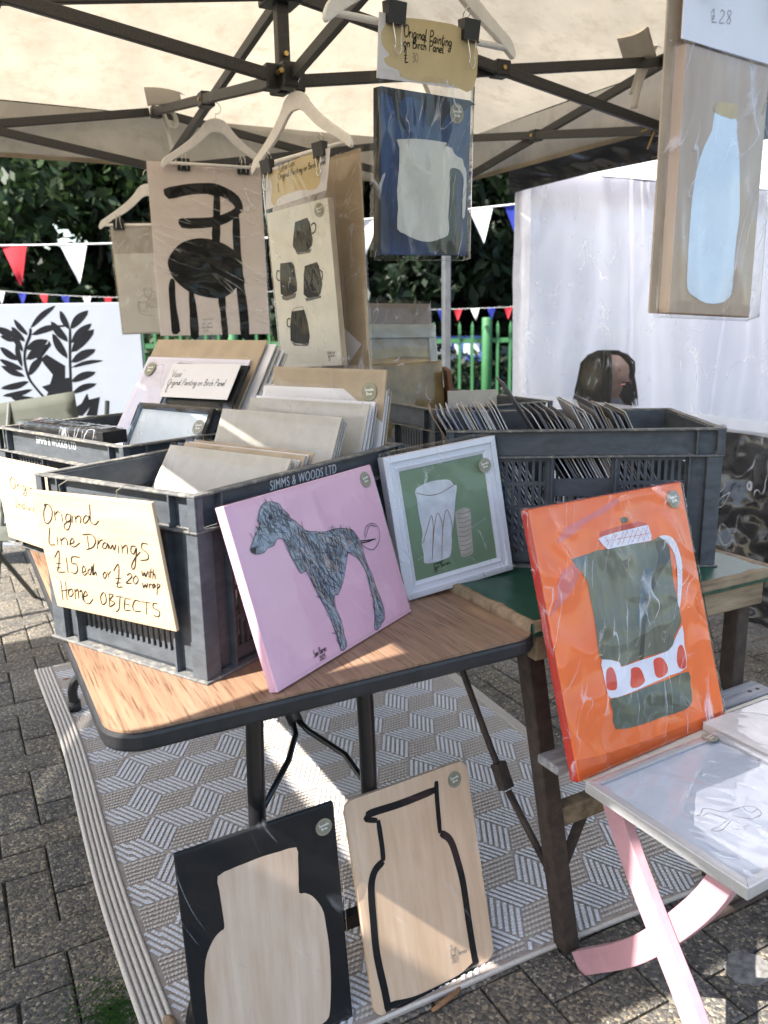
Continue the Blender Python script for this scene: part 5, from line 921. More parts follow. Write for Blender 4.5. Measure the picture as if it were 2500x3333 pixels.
# ------------------------------------------------------------------ pictures
def mm(pts): return [(a / 1000, b / 1000) for a, b in pts]
def paint(name, col, rough=.45, var=.12, scale=14, **k): return M(name, col, rough, var=var, scale=scale, bump=k.pop('bump', .15), bscale=k.pop('bscale', 90), **k)
m_stick = M('olive_sticker', (.24, .225, .15), .5, var=.05); m_stickw = M('sticker_print', (.72, .71, .66), .6)
def sticker(root, x, z, y, r=.0158, rot=0.):
    mb = MB(); mb.disc(x, z, r, y, 32, .0003); st = mb.build('sticker', m_stick, root)
    mb = MB(); ca, sa = math.cos(rot), math.sin(rot)
    def P(a, b): return (x + (a * ca - b * sa) * r, z + (a * sa + b * ca) * r)
    write(mb, 'Samantha', P(-.62, .06), P(.62, .16), r * .34, r * .07, y - .0004); write(mb, 'Barnes', P(-.36, -.36), P(.42, -.28), r * .34, r * .07, y - .0004)
    for a0, a1 in ((35, 145), (215, 325)):
        for i in range(14):
            a = rad(a0 + (a1 - a0) * i / 13); mb.ribbon([P(.80 * math.cos(a), .80 * math.sin(a)), P(.87 * math.cos(a), .87 * math.sin(a))], r * .045, y - .0004)
    mb.build('sticker_lettering', m_stickw, st)
def sleeve(root, x0, x1, z0, z1, t, amp=.0028, seed=0., mat=None, n=(34, 44), k=(9, 5), shear=.6, gap=.0022, name='clear_sleeve', y0=0.):
    """crinkled cellophane over the front, folded back round the edges"""
    def fn(u, v):
        x, z = x0 + (x1 - x0) * u, z0 + (z1 - z0) * v
        e = min(u * n[0], (1 - u) * n[0], v * n[1], (1 - v) * n[1])
        if e < .5: return (x, y0 + t * .8, z)
        q = Vector(((x + shear * z) * k[0], (z - shear * x * .5) * k[1], 0)); f = .65 * ridge(q, seed) + .35 * ridge(q * 2.3, seed + 5)
        return (x, y0 - gap - amp * max(0, f) ** 2 * min(1, e / 3), z)
    mb = MB(); mb.grid(n[0], n[1], fn); return mb.build(name, mat or m_film, root, smooth=True)
def panel(name, label, cat, pose, w_, h_, t, face, group=None, part='canvas', bevel=.0015, side=None):
    root = empty(name, frame(*pose), label, cat, group)
    mb = MB(); mb.box(-w_ / 2, 0, 0, w_ / 2, t, h_); mb.build(part, face, root, bevel=bevel)
    return root
def shapes(root, name, polys, mat, y, sm=0, closed=True):
    mb = MB()
    for i, p in enumerate(polys):
        q = mm(p)
        if sm: q = [(a[0], a[1]) for a in smooth_pts(q, sm, True)]
        mb.poly(q, y - .00005 * i)
    return mb.build(name, mat, root)
def lines(root, name, polys, mat, wd, y, sm=4):
    mb = MB()
    for i, p in enumerate(polys): mb.ribbon([(a[0], a[1]) for a in smooth_pts(mm(p), sm)] if len(p) > 2 else mm(p), wd, y - .00003 * (i % 5))
    return mb.build(name, mat, root)
def scrawl(root, name, items, mat, y, wd=.0011):
    mb = MB()
    for text, (p, q), h in items: write(mb, text, (p[0] / 1000, p[1] / 1000), (q[0] / 1000, q[1] / 1000), h, wd, y)
    return mb.build(name, mat, root)
POSE = dict(pink=((-.391, -1.187, .7425), 30.4, -17.6, .3), green=((-.053, -1.020, .752), .8, -8.3, -4.7), orange=((.150, -1.396, .495), 4.6, -17.4, 0), black=((-.579, -1.233, .009), 1.9, -7.1, 0), jug=((-.251, -1.246, .009), 3.5, -14.4, 0),
 sign=((-.768, -1.048, .824), -59.8, 6.3, -1.8), mug=((-.087, -.936, 1.428), 10, 3.5, -1.3), bottle=((.086, -1.502, 1.304), 2.8, -2.0, 2.6), cups=((-.027, -.189, 1.171), -70.2, .8, -4.1), chair=((.025, .892, 1.25), -2.6, -3.1, .4), glass=((-.14, 1.18, 1.258), -18, .5, -1.3),
 vase=((-.432, -.378, 1.121), -68.5, -32.3, -1.2), draw=((.1, -1.6, .512), 2.4, -90, 0))
# pink dog canvas
A = ART['pink']; m_pk = paint('pink_paint_ground', (.72, .42, .53), .5, var=.06, scale=5); m_dog = paint('slate_blue_wash', (.22, .25, .30), .6, var=.6, scale=45)
r_ = panel('painting', 'pink canvas of a blue-grey shaggy dog leaning on the front crate', 'painting', POSE['pink'], .419, .302, .018, m_pk)
shapes(r_, 'dog_shape', A['dog'], m_dog, -.0008, 2)
dog = mm(A['dog'][0])
def inside(p, poly):
    c = False; j = len(poly) - 1
    for i in range(len(poly)):
        if (poly[i][1] > p[1]) != (poly[j][1] > p[1]) and p[0] < (poly[j][0] - poly[i][0]) * (p[1] - poly[i][1]) / (poly[j][1] - poly[i][1]) + poly[i][0]: c = not c
        j = i
    return c
rr = random.Random(4); xs = [p[0] for p in dog]; zs = [p[1] for p in dog]
for nm, col, cnt, wd in (('dark_scribble', (.022, .028, .042), 420, .0011), ('tan_scribble', (.46, .31, .23), 80, .0019), ('pale_scribble', (.42, .48, .54), 220, .0013)):
    mb = MB(); c = 0; tries = 0
    while c < cnt and tries < 9000:
        tries += 1; p = (rr.uniform(min(xs), max(xs)), rr.uniform(min(zs), max(zs)))
        if nm == 'tan_scribble' and not (-.06 < p[0] < .13): continue
        if not inside(p, dog): continue
        a = rr.gauss(1.9, .45); L = rr.uniform(.008, .040); q = (p[0] + math.cos(a) * L, p[1] + math.sin(a) * L)
        if not inside(q, dog): q = (p[0] + math.cos(a) * L * .4, p[1] + math.sin(a) * L * .4)
        m_ = ((p[0] + q[0]) / 2 + rr.uniform(-.002, .002), (p[1] + q[1]) / 2)
        mb.ribbon([(v[0], v[1]) for v in smooth_pts([p, m_, q], 3)], wd, -.0013 - .0002 * (nm == 'dark_scribble') - .00001 * (c % 9)); c += 1
    mb.build(nm, paint('dog_' + nm, col), r_)
lines(r_, 'outline', [A['dog'][0] + A['dog'][0][:1]], m_ink, .0009, -.0017, 2)
shapes(r_, 'nose', A['nose'], m_ink, -.0018); lines(r_, 'tail', A['tail'][:2] , m_ink, .0022, -.0018); lines(r_, 'tail_curl', A['tail'][2:], M('tail_ink', (.05, .07, .09), .6), .0013, -.0018)
ex, ez = mm(A['eye'][0])[0]; mb = MB(); mb.disc(ex, ez, .004, -.0018, 12); mb.build('eye', m_ink, r_)
sticker(r_, *mm(A['sticker'][0])[0], -.0016)
scrawl(r_, 'signature', [('Sam Barnes', A['sig'][0], .012), ('2025', A['sig2'][0], .008)], m_ink, -.0016)
sleeve(r_, -.214, .214, -.0005, .306, .018, .0045, 1., m_filmflat, (60, 50), k=(6, 2.6))
# green drinking glasses in a white frame
A = ART['green']; m_fr = paint('white_frame_paint', (.66, .67, .72), .4, var=.04); m_sage = paint('sage_green_paint', (.16, .24, .15), .5, var=.12, scale=6)
r_ = empty('framed_painting', frame(*POSE['green']), 'white framed sage green painting of two drinking glasses', 'painting')
W_, H_ = .277, .298
for a in (((-W_ / 2, 0), (W_ / 2, 0), (W_ / 2 - .034, .034), (-W_ / 2 + .034, .034)), ((W_ / 2, 0), (W_ / 2, H_), (W_ / 2 - .034, H_ - .034), (W_ / 2 - .034, .034)), ((W_ / 2, H_), (-W_ / 2, H_), (-W_ / 2 + .034, H_ - .034), (W_ / 2 - .034, H_ - .034)), ((-W_ / 2, H_), (-W_ / 2, 0), (-W_ / 2 + .034, .034), (-W_ / 2 + .034, H_ - .034))):
    mb = MB(); c = Vector((sum(p[0] for p in a) / 4, sum(p[1] for p in a) / 4))
    o4 = [Vector(p) for p in a]; mid = [(o4[0] * .62 + o4[3] * .38), (o4[1] * .62 + o4[2] * .38)]; mid2 = [(o4[0] * .25 + o4[3] * .75), (o4[1] * .25 + o4[2] * .75)]
    prof = [(o4[0], o4[1], .022), (o4[0], o4[1], -.002), (mid[0], mid[1], -.004), (mid[0], mid[1], .001), (mid2[0], mid2[1], .002), (mid2[0], mid2[1], -.001), (o4[3], o4[2], .003), (o4[3], o4[2], .012)]
    v = []
    for p, q, y in prof: v += [(p.x, y, p.y), (q.x, y, q.y)]
    mb.add(v, [(2 * i, 2 * i + 1, 2 * i + 3, 2 * i + 2) for i in range(len(prof) - 1)]); mb.build('frame_moulding', m_fr, r_, bevel=.0008)
mb = MB(); mb.box(-W_ / 2 + .02, .006, .02, W_ / 2 - .02, .012, H_ - .02); mb.build('canvas', m_sage, r_)
mb = MB(); mb.box(-W_ / 2 + .001, .013, .001, W_ / 2 - .001, .021, H_ - .001); mb.build('backing_board', m_kraft, r_)
m_gls = paint('pale_glass_paint', (.54, .56, .60), .5, var=.12, scale=30); m_gls2 = paint('putty_glass_paint', (.42, .39, .33), .5, var=.15, scale=30); m_brn = M('brown_line', (.20, .13, .09), .6)
shapes(r_, 'large_glass', A['glass'], m_gls, .0052, 3); shapes(r_, 'small_glass', A['small'], m_gls2, .0050, 3); lines(r_, 'glass_line', A['line'], m_brn, .0014, .0046); lines(r_, 'glass_hatching', A['hatch'], M('grey_line', (.2, .19, .17), .6), .0014, .0044)
lines(r_, 'shelf_line', [[(-92, 76), (-50, 88)], [(34, 108), (92, 126)]], m_gls, .0008, .0054)
scrawl(r_, 'signature', [("'chaser'", A['text1'][0], .010), ('Sam Barnes', A['text2'][0], .008), ('25', A['text3'][0], .007)], m_ink, .0054)
x, z = mm(A['sticker'][0])[0]; sticker(r_, x, z, -.006)
sleeve(r_, -.146, .146, -.0015, .308, .022, .0055, 2., m_film, (50, 50), gap=.0065)
# orange coffee pot canvas
A = ART['orange']; m_or = paint('orange_paint_ground', (.86, .15, .02), .42, var=.10, scale=5, col2=None); m_red = paint('red_canvas_edge', (.50, .035, .022), .45)
r_ = panel('painting', 'tall orange canvas of a green coffee pot standing on the stool', 'painting', POSE['orange'], .420, .495, .019, m_or)
mb = MB(); mb.box(-.2116, .0004, .001, -.2102, .0186, .494); mb.box(-.209, .0004, .4952, .209, .0186, .4966); mb.build('painted_edge', m_red, r_)
m_pot = M('olive_grey_pot', (.085, .085, .056), .5, col2=(.165, .17, .12), scale=11, stretch=(3, 3, .6), bump=.2, bscale=70, cut=(.3, .7)); m_wh = paint('white_brushwork', (.76, .72, .78), .5, var=.05, scale=30); m_rd = paint('tomato_red', (.66, .06, .03), .45, var=.1)
shapes(r_, 'pink_patches', A['pinkpatch'], paint('coral_patch', (.70, .17, .14), .5), -.0006, 3); shapes(r_, 'deep_orange_band', A['deep'], paint('burnt_orange', (.62, .095, .010), .5), -.0005)  # coral patches toward the upper left of the canvas
shapes(r_, 'lid_top', A['lidtop'], paint('dusky_red', (.55, .07, .045), .5), -.0009); shapes(r_, 'spout', A['spout'], paint('slate_spout', (.10, .12, .14), .5), -.0009); shapes(r_, 'pot_body', A['pot'], m_pot, -.0012, 2)
shapes(r_, 'pot_base', A['base'], paint('dark_olive', (.075, .085, .055), .5, var=.3, scale=20), -.0012, 2); shapes(r_, 'white_band', A['band'], m_wh, -.0017, 2); shapes(r_, 'lid', A['lid'], m_wh, -.0017); shapes(r_, 'handle', A['handle'], m_wh, -.0018, 2)
shapes(r_, 'fruit', A['fruit'], m_rd, -.0022, 3); lines(r_, 'lid_pattern', A['zig'], paint('pink_line', (.55, .13, .16)), .0014, -.0021, 1); shapes(r_, 'knob', A['knob'], m_pot, -.0012, 2)
shapes(r_, 'dark_stroke', A['stroke'], paint('umber_stroke', (.045, .042, .030), .5), -.0016, 2); shapes(r_, 'blue_stroke', A['blue'], paint('steel_blue', (.10, .15, .19), .5), -.0019, 2)
sticker(r_, *mm(A['sticker'][0])[0], -.0030, .0185)
sleeve(r_, -.216, .216, -.001, .500, .019, .011, 3., m_film2, (80, 96), k=(6, 4.5), shear=.8, gap=.0034)
# black vase panel and jug panel on the rug
A = ART['black']; m_blk = M('blackboard_paint', (.012, .012, .013), .65, var=.15, scale=20, spec=.25)
r_ = panel('painting', 'black panel with a bare wood vase shape standing on the rug', 'painting', POSE['black'], .296, .436, .010, m_blk, part='panel')
shapes(r_, 'vase_shape', A['vase'], m_plyv, -.0008, 2); sticker(r_, *mm(A['sticker'][0])[0], -.0012, .0165)
sleeve(r_, -.156, .156, -.002, .446, .010, .0040, 4., m_filmflat, (50, 60), k=(5, 3))
A = ART['jug']; m_jug = wood('warm_birch_panel', (.58, .39, .245), (.72, .53, .37), 5, axis=2, rough=.5, bump=.08, ratio=9)
r_ = empty('painting', frame(*POSE['jug']), 'rounded birch panel with a black brushed jug outline on the rug', 'painting')
mb = MB(); mb.plate(rrect(-.144, 0, .144, .42, .022), 0, .010); mb.build('panel', m_jug, r_, bevel=.001)
lines(r_, 'jug_outline', A['w32'], m_ink, .0150, -.0006); lines(r_, 'jug_neck', A['w20'], m_ink, .0105, -.0008)
scrawl(r_, 'signature', [("'Jug'", A['text1'][0], .012), ('Sam Barnes', A['text2'][0], .011), ('2023', A['text3'][0], .010)], m_pencil, -.0006, .0009); sticker(r_, *mm(A['sticker'][0])[0], -.0010, .0165)
sleeve(r_, -.153, .155, -.002, .432, .010, .0060, 5., m_filmflat, (50, 60), k=(4.5, 2.4), shear=.3)
# line drawings sign, and the second sign on the crate behind
A = ART['sign']
r_ = panel('price_sign', 'plywood sign lettered Original Line Drawings on the front crate', 'sign', POSE['sign'], .297, .216, .007, m_ply, part='board')
lines(r_, 'lettering', A['stroke'], m_ink, .0019, -.0006, 4)
mb = MB()
for x in (-.07, .07): mb.tube([(x, .004, .21), (x, .004, .228), (x, .022, .232), (x, .04, .225)], .0012, 6)
mb.build('hanging_wire', m_wire, r_)
vB = Vector((.932, .3616, 0)); uB = Vector((.3616, -.932, 0))
cb = Vector((-.870, -.067, TZ + .030)) + uB * .235 - vB * .028
r_ = panel('price_sign', 'plywood sign on the left rear crate, mostly hidden by the front crate', 'sign', (tuple(cb), -68.8, 4, 0), .34, .216, .007, m_ply, part='board')
scrawl(r_, 'lettering', [('Original', ((-100, 142), (60, 140)), .030), ('Individual', ((-92, 92), (70, 92)), .026)], m_ink, -.0006, .0017)
# framed dog drawing lying on the stool
m_alu = M('brushed_silver_frame', (.50, .50, .51), .35, metal=.45, var=.05, scale=80)
A = ART['draw']; r_ = empty('framed_drawing', frame((.1, -1.6, SZ + .0205), 2.4, -90, 0), 'silver framed dog line drawing lying flat on the stool', 'picture')
x0, x1, z0, z1 = -.163, .176, -.157, .166; fw_ = .017
for a in (((x0, z0), (x1, z0), (x1 - fw_, z0 + fw_), (x0 + fw_, z0 + fw_)), ((x1, z0), (x1, z1), (x1 - fw_, z1 - fw_), (x1 - fw_, z0 + fw_)), ((x1, z1), (x0, z1), (x0 + fw_, z1 - fw_), (x1 - fw_, z1 - fw_)), ((x0, z1), (x0, z0), (x0 + fw_, z0 + fw_), (x0 + fw_, z1 - fw_))):
    mb = MB(); mb.plate(list(a), -.0005, .0195); mb.build('frame_bar', m_alu, r_, bevel=.001)
mb = MB(); mb.box(x0 + .014, .006, z0 + .014, x1 - .014, .010, z1 - .014); mb.build('drawing_paper', M('cool_paper', (.60, .65, .72), .7, var=.02), r_)
off = Vector((0, 0)); lines(r_, 'dog_line', A['line'], m_ink, .0013, .0055, 5); lines(r_, 'plate_edge', A['thin'], m_pencil, .0006, .0056); scrawl(r_, 'caption', [('Paws Down', A['text1'][0], .007)], m_pencil, .0056, .0006)
sticker(r_, .145, .152, -.0022, .0155)
mb = MB(); mb.box(x0 + .016, .0022, z0 + .016, x1 - .016, .0036, z1 - .016); mb.build('glass', film('picture_glass', 2, .02, 0, .02, glint=0), r_)
sleeve(r_, x0 - .002, x1 + .002, z0 - .002, z1 + .002, .0195, .0045, 6., m_film, (50, 50), k=(7, 6), gap=.0016)
# pale canvas beside it
r_ = panel('wrapped_canvas', 'pale grey wrapped canvas lying on the stool at the right edge', 'canvas', ((.385, -1.62, SZ + .0195), 1.5, -90, 0), .195, .235, .018, paint('pale_grey_primer', (.60, .56, .53), .6))
sleeve(r_, -.10, .10, -.002, .237, .018, .002, 7., m_film)
# ------------------------------------------------------------------ hanging pictures with clothes hangers and clips
def hanger(top, yaw, wd, drop, label, hookr=.022, dz=0., tilt=0.):
    """top = where the hook sits; body in the local x,z plane"""
    h = empty('clothes_hanger', frame(top, yaw, 0, tilt), label, 'hanger', 'white wooden clothes hangers')
    hw = wd / 2; t0 = -hookr * 2 - .012 - dz
    up_ = [(0, 0), (.10, -.02), (.20, -.10), (.30, -.27), (.45, -.46), (.65, -.66), (.85, -.84), (.95, -.93), (1.0, -1.06), (.985, -1.14), (.93, -1.10), (.75, -.93), (.5, -.74), (.33, -.58), (.2, -.42), (.10, -.32), (0, -.30)]
    pts = [(a * hw, t0 + b * drop) for a, b in up_]; pts = pts + [(-a, b) for a, b in pts[-2:0:-1]]
    mb = MB(); mb.plate([(a[0], a[1]) for a in smooth_pts(pts, 3, True)], -.006, .006); mb.build('body', m_white, h, bevel=.003)
    zb = t0 - drop * 1.03
    mb = MB(); mb.tube([(-hw * .93, 0, zb), (hw * .93, 0, zb)], .0062, 10); mb.build('dowel', m_white, h, smooth=True)
    mb = MB(); mb.tube(smooth_pts([(0, 0, t0 - .01), (0, 0, t0 + .015), (hookr * .55, 0, -hookr * 1.75), (hookr, 0, -hookr), (hookr * .7, 0, -hookr * .25), (0, 0, 0.002), (-hookr * .75, 0, -hookr * .3), (-hookr, 0, -hookr * 1.0)], 5), .0016, 7); mb.build('hook', m_wire, h, smooth=True)
    h['bar'] = zb; return h, zb
def clip(m, label, down=True, s=1.):
    """binder clip: local x along the edge, z up, gripping at z=0"""
    c = empty('binder_clip', m, label, 'clip', 'black binder clips on the hanging pictures')
    mb = MB(); w_ = .0155 * s; hh = .022 * s
    pr_ = [(-.0090 * s, .006 * s), (.0090 * s, .006 * s), (.0055 * s, -hh), (-.0055 * s, -hh)]
    v = [(x, y, z) for x in (-w_, w_) for y, z in pr_]; mb.add(v, [(0, 1, 5, 4), (1, 2, 6, 5), (2, 3, 7, 6), (3, 0, 4, 7), (3, 2, 1, 0), (4, 5, 6, 7)]); mb.tube([(-w_, -.0055 * s, -hh), (w_, -.0055 * s, -hh)], .0018 * s, 6); mb.build('jaw', m_blackplastic, c, bevel=.0008)
    for sgn, dn in ((-1, down), (1, False)):
        mb = MB(); d = -1 if dn else 1
        z0 = -hh; y0 = sgn * .0065 * s; y1 = sgn * (.009 if dn else .010) * s
        if dn: P = [(-.008 * s, y0, z0), (-.0045 * s, y1, z0 - .022 * s), (-.006 * s, y1, z0 - .030 * s), (0, y1, z0 - .038 * s), (.006 * s, y1, z0 - .030 * s), (.0045 * s, y1, z0 - .022 * s), (.008 * s, y0, z0)]
        else: P = [(-.008 * s, y0, z0), (-.0045 * s, y1, .008 * s), (-.006 * s, y1 * .5, .017 * s), (0, y1 * .3, .024 * s), (.006 * s, y1 * .5, .017 * s), (.0045 * s, y1, .008 * s), (.008 * s, y0, z0)]
        mb.tube(smooth_pts(P, 4), .0009 * s, 6); mb.build('wire_handle', m_wire, c, smooth=True)
    return c
# chair print
A = ART['chair']; m_pale = paint('pale_pink_paper', (.76, .68, .65), .7, var=.03, bump=.05)
r_ = panel('art_print', 'large hanging print of a black armchair on pale pink paper', 'print', POSE['chair'], .447, .648, .004, m_pale, part='sheet', bevel=.0005)
shapes(r_, 'chair_shape', A['shape'], M('glossy_black_ink', (.009, .010, .011), .6, var=.2, spec=.2), -.0006, 2)
scrawl(r_, 'caption', [('Armchair', ((-62, 56), (-8, 60)), .012), ('Half Moon', ((-60, 40), (-18, 43)), .011), ('Sam Barnes', ((-60, 25), (-14, 28)), .011), ('2025', ((-56, 10), (-34, 12)), .010)], m_pencil, -.0006, .0010)
sleeve(r_, -.232, .232, -.008, .654, .006, .0110, 8., film('cellophane_drape', 8, .5, .0, .03, stretch=(.32, 1, 1.5), rot=-28, ior=1.6, glint=.8, width=.016, patch=.47, refl=.3), (50, 64), k=(3.2, 6.5), shear=-.7, gap=.004)
h_, zb = hanger((.076, .900, 2.118), -2.6, .44, .165, 'white clothes hanger holding the armchair print', .022)
for cxx, l in ((-.085, 'binder clip at the left of the armchair print'), (.150, 'binder clip at the right of the armchair print')): clip(frame(*POSE['chair']) @ Matrix.Translation((cxx, .001, .655)), l, False, 1.5)
# glasses drawing
A = ART['glass']; r_ = panel('art_print', 'small hanging sketch of drinking glasses half behind the armchair print', 'print', POSE['glass'], .30, .443, .004, m_greyboard, part='backing', bevel=.0005)
mb = MB(); mb.box(-.145, -.0016, .006, .148, 0, .325); mb.build('drawing_paper', M('cream_paper', (.66, .64, .59), .75, var=.02), r_)
lines(r_, 'glass_sketch', A['line'], m_brn, .0013, -.0020, 4); sleeve(r_, -.157, .157, -.006, .45, .006, .004, 9., m_film2, k=(4, 6))
hanger((-.135, 1.175, 1.905), -18, .42, .155, 'white clothes hanger holding the glasses sketch', .02); clip(frame(*POSE['glass']) @ Matrix.Translation((-.115, .001, .45)), 'binder clip on the glasses sketch', False, 1.4)
mb = MB(); mb.tube(smooth_pts([(-.135, 1.175, 1.905), (-.11, 1.28, 1.93), (-.06, 1.45, 1.99)], 5), .0015, 6); tag(mb.build('hanging_cord', m_cord), 'thin cord tying the glasses sketch hanger to the frame', 'cord')
# coffee cups painting
A = ART['cups']; m_crm = paint('cream_paint', (.68, .66, .59), .5, var=.07, scale=10)
r_ = panel('painting', 'hanging cream painting of four dark ribbed coffee cups', 'painting', POSE['cups'], .256, .445, .020, m_crm)
m_rib = M('ribbed_black', (.008, .009, .011), .6, spec=.2, col2=(.018, .022, .020), scale=16, stretch=(12, 1, .4), cut=(.42, .58)); mb = MB(); mb.box(.1282, .0005, .001, .1290, .0195, .444); mb.build('canvas_edge', m_kraft, r_)
shapes(r_, 'cup', A['body'], m_rib, -.0008); shapes(r_, 'saucer', A['saucer'], paint('saucer_grey', (.10, .095, .09)), -.0006); lines(r_, 'cup_handle', A['handle'], m_ink, .0036, -.0010); lines(r_, 'cup_rim', A['rimline'], m_brn, .0012, -.0010)
ribs = MB()
for b2 in A['body']:
    q = mm(b2); bx0, bx1 = min(p[0] for p in q), max(p[0] for p in q); bz0, bz1 = min(p[1] for p in q), max(p[1] for p in q)
    for i in range(1, 9):
        x = bx0 + (bx1 - bx0) * i / 9; zz = [bz0 + (bz1 - bz0) * t / 30 for t in range(31)]; ins = [z for z in zz if inside((x, z), q)]
        if len(ins) > 4: ribs.ribbon([(x, ins[0] + .004), (x + .001, ins[-1] - .004)], .0010, -.0011)
ribs.build('cup_ribs', M('rib_grey', (.035, .038, .038), .6), r_)
scrawl(r_, 'signature', [('Coffee Cups', ((72, 33), (104, 34)), .008), ('Sam Barnes', ((74, 24), (102, 25)), .008), ('23', ((75, 15), (82, 15)), .008)], m_ink, -.0008, .0008); x, z = mm(A['sticker'][0])[0]; sticker(r_, x, z, -.0012, .0185)
mb = MB(); cq = mm(A['card'][0]); mb.plate(cq, -.0030, -.0012); pc = mb.build('price_card', m_paper, r_); m_och = M('ochre_wash', (.60, .48, .27), .7, var=.06, scale=12)
mb = MB(); mb.poly([(a[0], a[1]) for a in smooth_pts(mm(A['blotch'][0]), 3, True)], -.0034, .0003); mb.build('ochre_patch', m_och, pc)
mb = MB()
for t, k, h in (("'Coffee Cups'", 'text1', .018), ('Original Painting on Birch Panel', 'text2', .017), ('£', 'text3', .024)): p, q = mm(A[k][0]); write(mb, t, p, q, h, .0015, -.0040)
mb.build('lettering', m_ink, pc)
sleeve(r_, -.136, .142, -.008, .566, .022, .0022, 10., m_film, k=(6, 5), gap=.0045)
rk = panel('backing_board', 'tall kraft board hanging behind the coffee cups painting', 'board', ((.040, -.128, 1.122), -71.2, -2.4, -4.5), .383, .626, .008, m_kraft)
sleeve(rk, -.199, .199, -.03, .632, .008, .004, 11., m_film2, k=(4, 5)); mb = MB(); mb.poly([(.085, .16), (.165, .10), (.09, .03)], -.0006); mb.poly([(-.06, .0), (.03, .0), (-.02, .06)], -.0006); mb.build('paper_corner', m_paper, rk)
h_, zb = hanger((.015, -.041, 1.999), -70.2, .43, .165, 'white clothes hanger hooked on the gazebo hub', .024, 0., -2.5)
for dd, l in ((-.100, 'binder clip at the left of the coffee cups card'), (.118, 'binder clip at the right of the coffee cups card')):
    clip(frame(*POSE['cups']) @ Matrix.Translation((dd, -.003, .578)), l, True, 1.3)
# mug painting
A = ART['mug']; m_navy = M('navy_paint', (.007, .016, .045), .45, col2=(.026, .080, .23), scale=4, bump=.2, bscale=60, cut=(.38, .62))
r_ = panel('painting', 'hanging blue painting of a white mug with ochre price card', 'painting', POSE['mug'], .227, .294, .022, m_navy)
mb = MB(); mb.box(-.1146, .0005, .001, -.1137, .0215, .293); mb.build('canvas_edge', m_blk, r_)
shapes(r_, 'dark_brushwork', A['dark'], paint('midnight_paint', (.010, .012, .022), .45), -.0005, 2); shapes(r_, 'green_brushwork', A['green'], paint('bottle_green', (.020, .030, .016), .45), -.0006, 2); shapes(r_, 'mug_shape', A['mug'], paint('off_white_paint', (.64, .63, .57), .5, var=.06, scale=12), -.0011, 2)
x, z = mm(A['sticker'][0])[0]; sticker(r_, x, z, -.0014, .0185); scrawl(r_, 'signature', [('Sam Barnes', A['sig'][0], .011), ('2025', ((32, 6), (62, 8)), .010)], M('sig_grey', (.06, .06, .055), .6), -.0010)
mb = MB(); mb.plate(mm(A['card'][0]), -.0035, -.0015); pc = mb.build('price_card', m_paper, r_)
mb = MB(); mb.poly([(a[0], a[1]) for a in smooth_pts(mm(A['blotch'][0]), 3, True)], -.0039, .0003); mb.build('ochre_patch', m_och, pc)
mb = MB()
for t, k, h in (('Original Painting', 'text1', .021), ('on Birch Panel', 'text2', .018), ('£', 'text3', .026)): p, q = mm(A[k][0]); write(mb, t, p, q, h, .0021, -.0044)
mb.build('lettering', m_ink, pc); mb = MB(); p, q = mm(A['text4'][0]); write(mb, '30', p, q, .016, .0010, -.0044); mb.build('pencil_price', m_pencil, pc)
sleeve(r_, -.125, .122, -.010, .325, .024, .0095, 12., m_film2, (70, 90), k=(8, 2.6), shear=.15, gap=.0036)
u_ = Vector((math.cos(rad(10)), math.sin(rad(10)), 0)); hc = Vector((-.086, -.935, 0))
h_, zb = hanger((-.086, -.935, 2.060), 10, .475, .165, 'white clothes hanger above the blue mug painting', .022, .0, -1.8)
mb = MB(); mb.tube(smooth_pts([(-.086, -.935, 2.058), (-.05, -.935, 2.09), (-.004, -.93, 2.13)], 4), .0018, 6); tag(mb.build('hanging_cord', m_cord), 'short cord tying the mug painting hanger to a truss bar', 'cord')
for dd, l in ((-.086, 'binder clip at the left of the mug price card'), (.098, 'binder clip at the right of the mug price card')): clip(frame(*POSE['mug']) @ Matrix.Translation((dd, -.004, .424)), l, True, 1.3)
# bottle painting
A = ART['bottle']; r_ = panel('painting', 'hanging birch panel of a pale blue bottle with ochre cap', 'painting', POSE['bottle'], .189, .369, .020, M('dusky_birch', (.40, .265, .16), .5, col2=(.52, .39, .29), scale=3.5, stretch=(4, 4, .7), cut=(.35, .65)))
shapes(r_, 'bottle_shape', A['body'], paint('pale_blue_paint', (.68, .76, .82), .45, var=.08, scale=7), -.0008, 2); shapes(r_, 'bottle_cap', A['cap'], paint('ochre_paint', (.52, .37, .16), .5), -.0011, 2)
mb = MB(); mb.plate([(-.108, .371), (.118, .371), (.118, .50), (-.108, .50)], -.0035, -.0015); pc = mb.build('price_card', m_paper, r_)
mb = MB(); p, q = mm(A['text1'][0]); write(mb, '£28', (p[0], p[1]), (q[0] - .005, q[1] - .006), .018, .0011, -.0040); mb.build('pencil_price', m_pencil, pc)
mb = MB(); write(mb, 'Original Painting', (-.085, .455), (.10, .462), .020, .0013, -.0040); mb.build('lettering', m_ink, pc)
sleeve(r_, -.108, .118, -.006, .376, .022, .0075, 13., m_film2, (36, 60), k=(9, 2.4), shear=.1, gap=.0036)
mb = MB(); mb.box(-.112, .021, .0, .122, .024, .505); mb.build('backing_card', m_kraft, r_)
hanger((.09, -1.505, 2.025), 2.8, .42, .155, 'white clothes hanger above the bottle painting', .022)
for dd, l in ((-.07, 'binder clip at the left of the bottle price card'), (.08, 'binder clip at the right of the bottle price card')): clip(frame(*POSE['bottle']) @ Matrix.Translation((dd, -.003, .505)), l, True, 1.3)
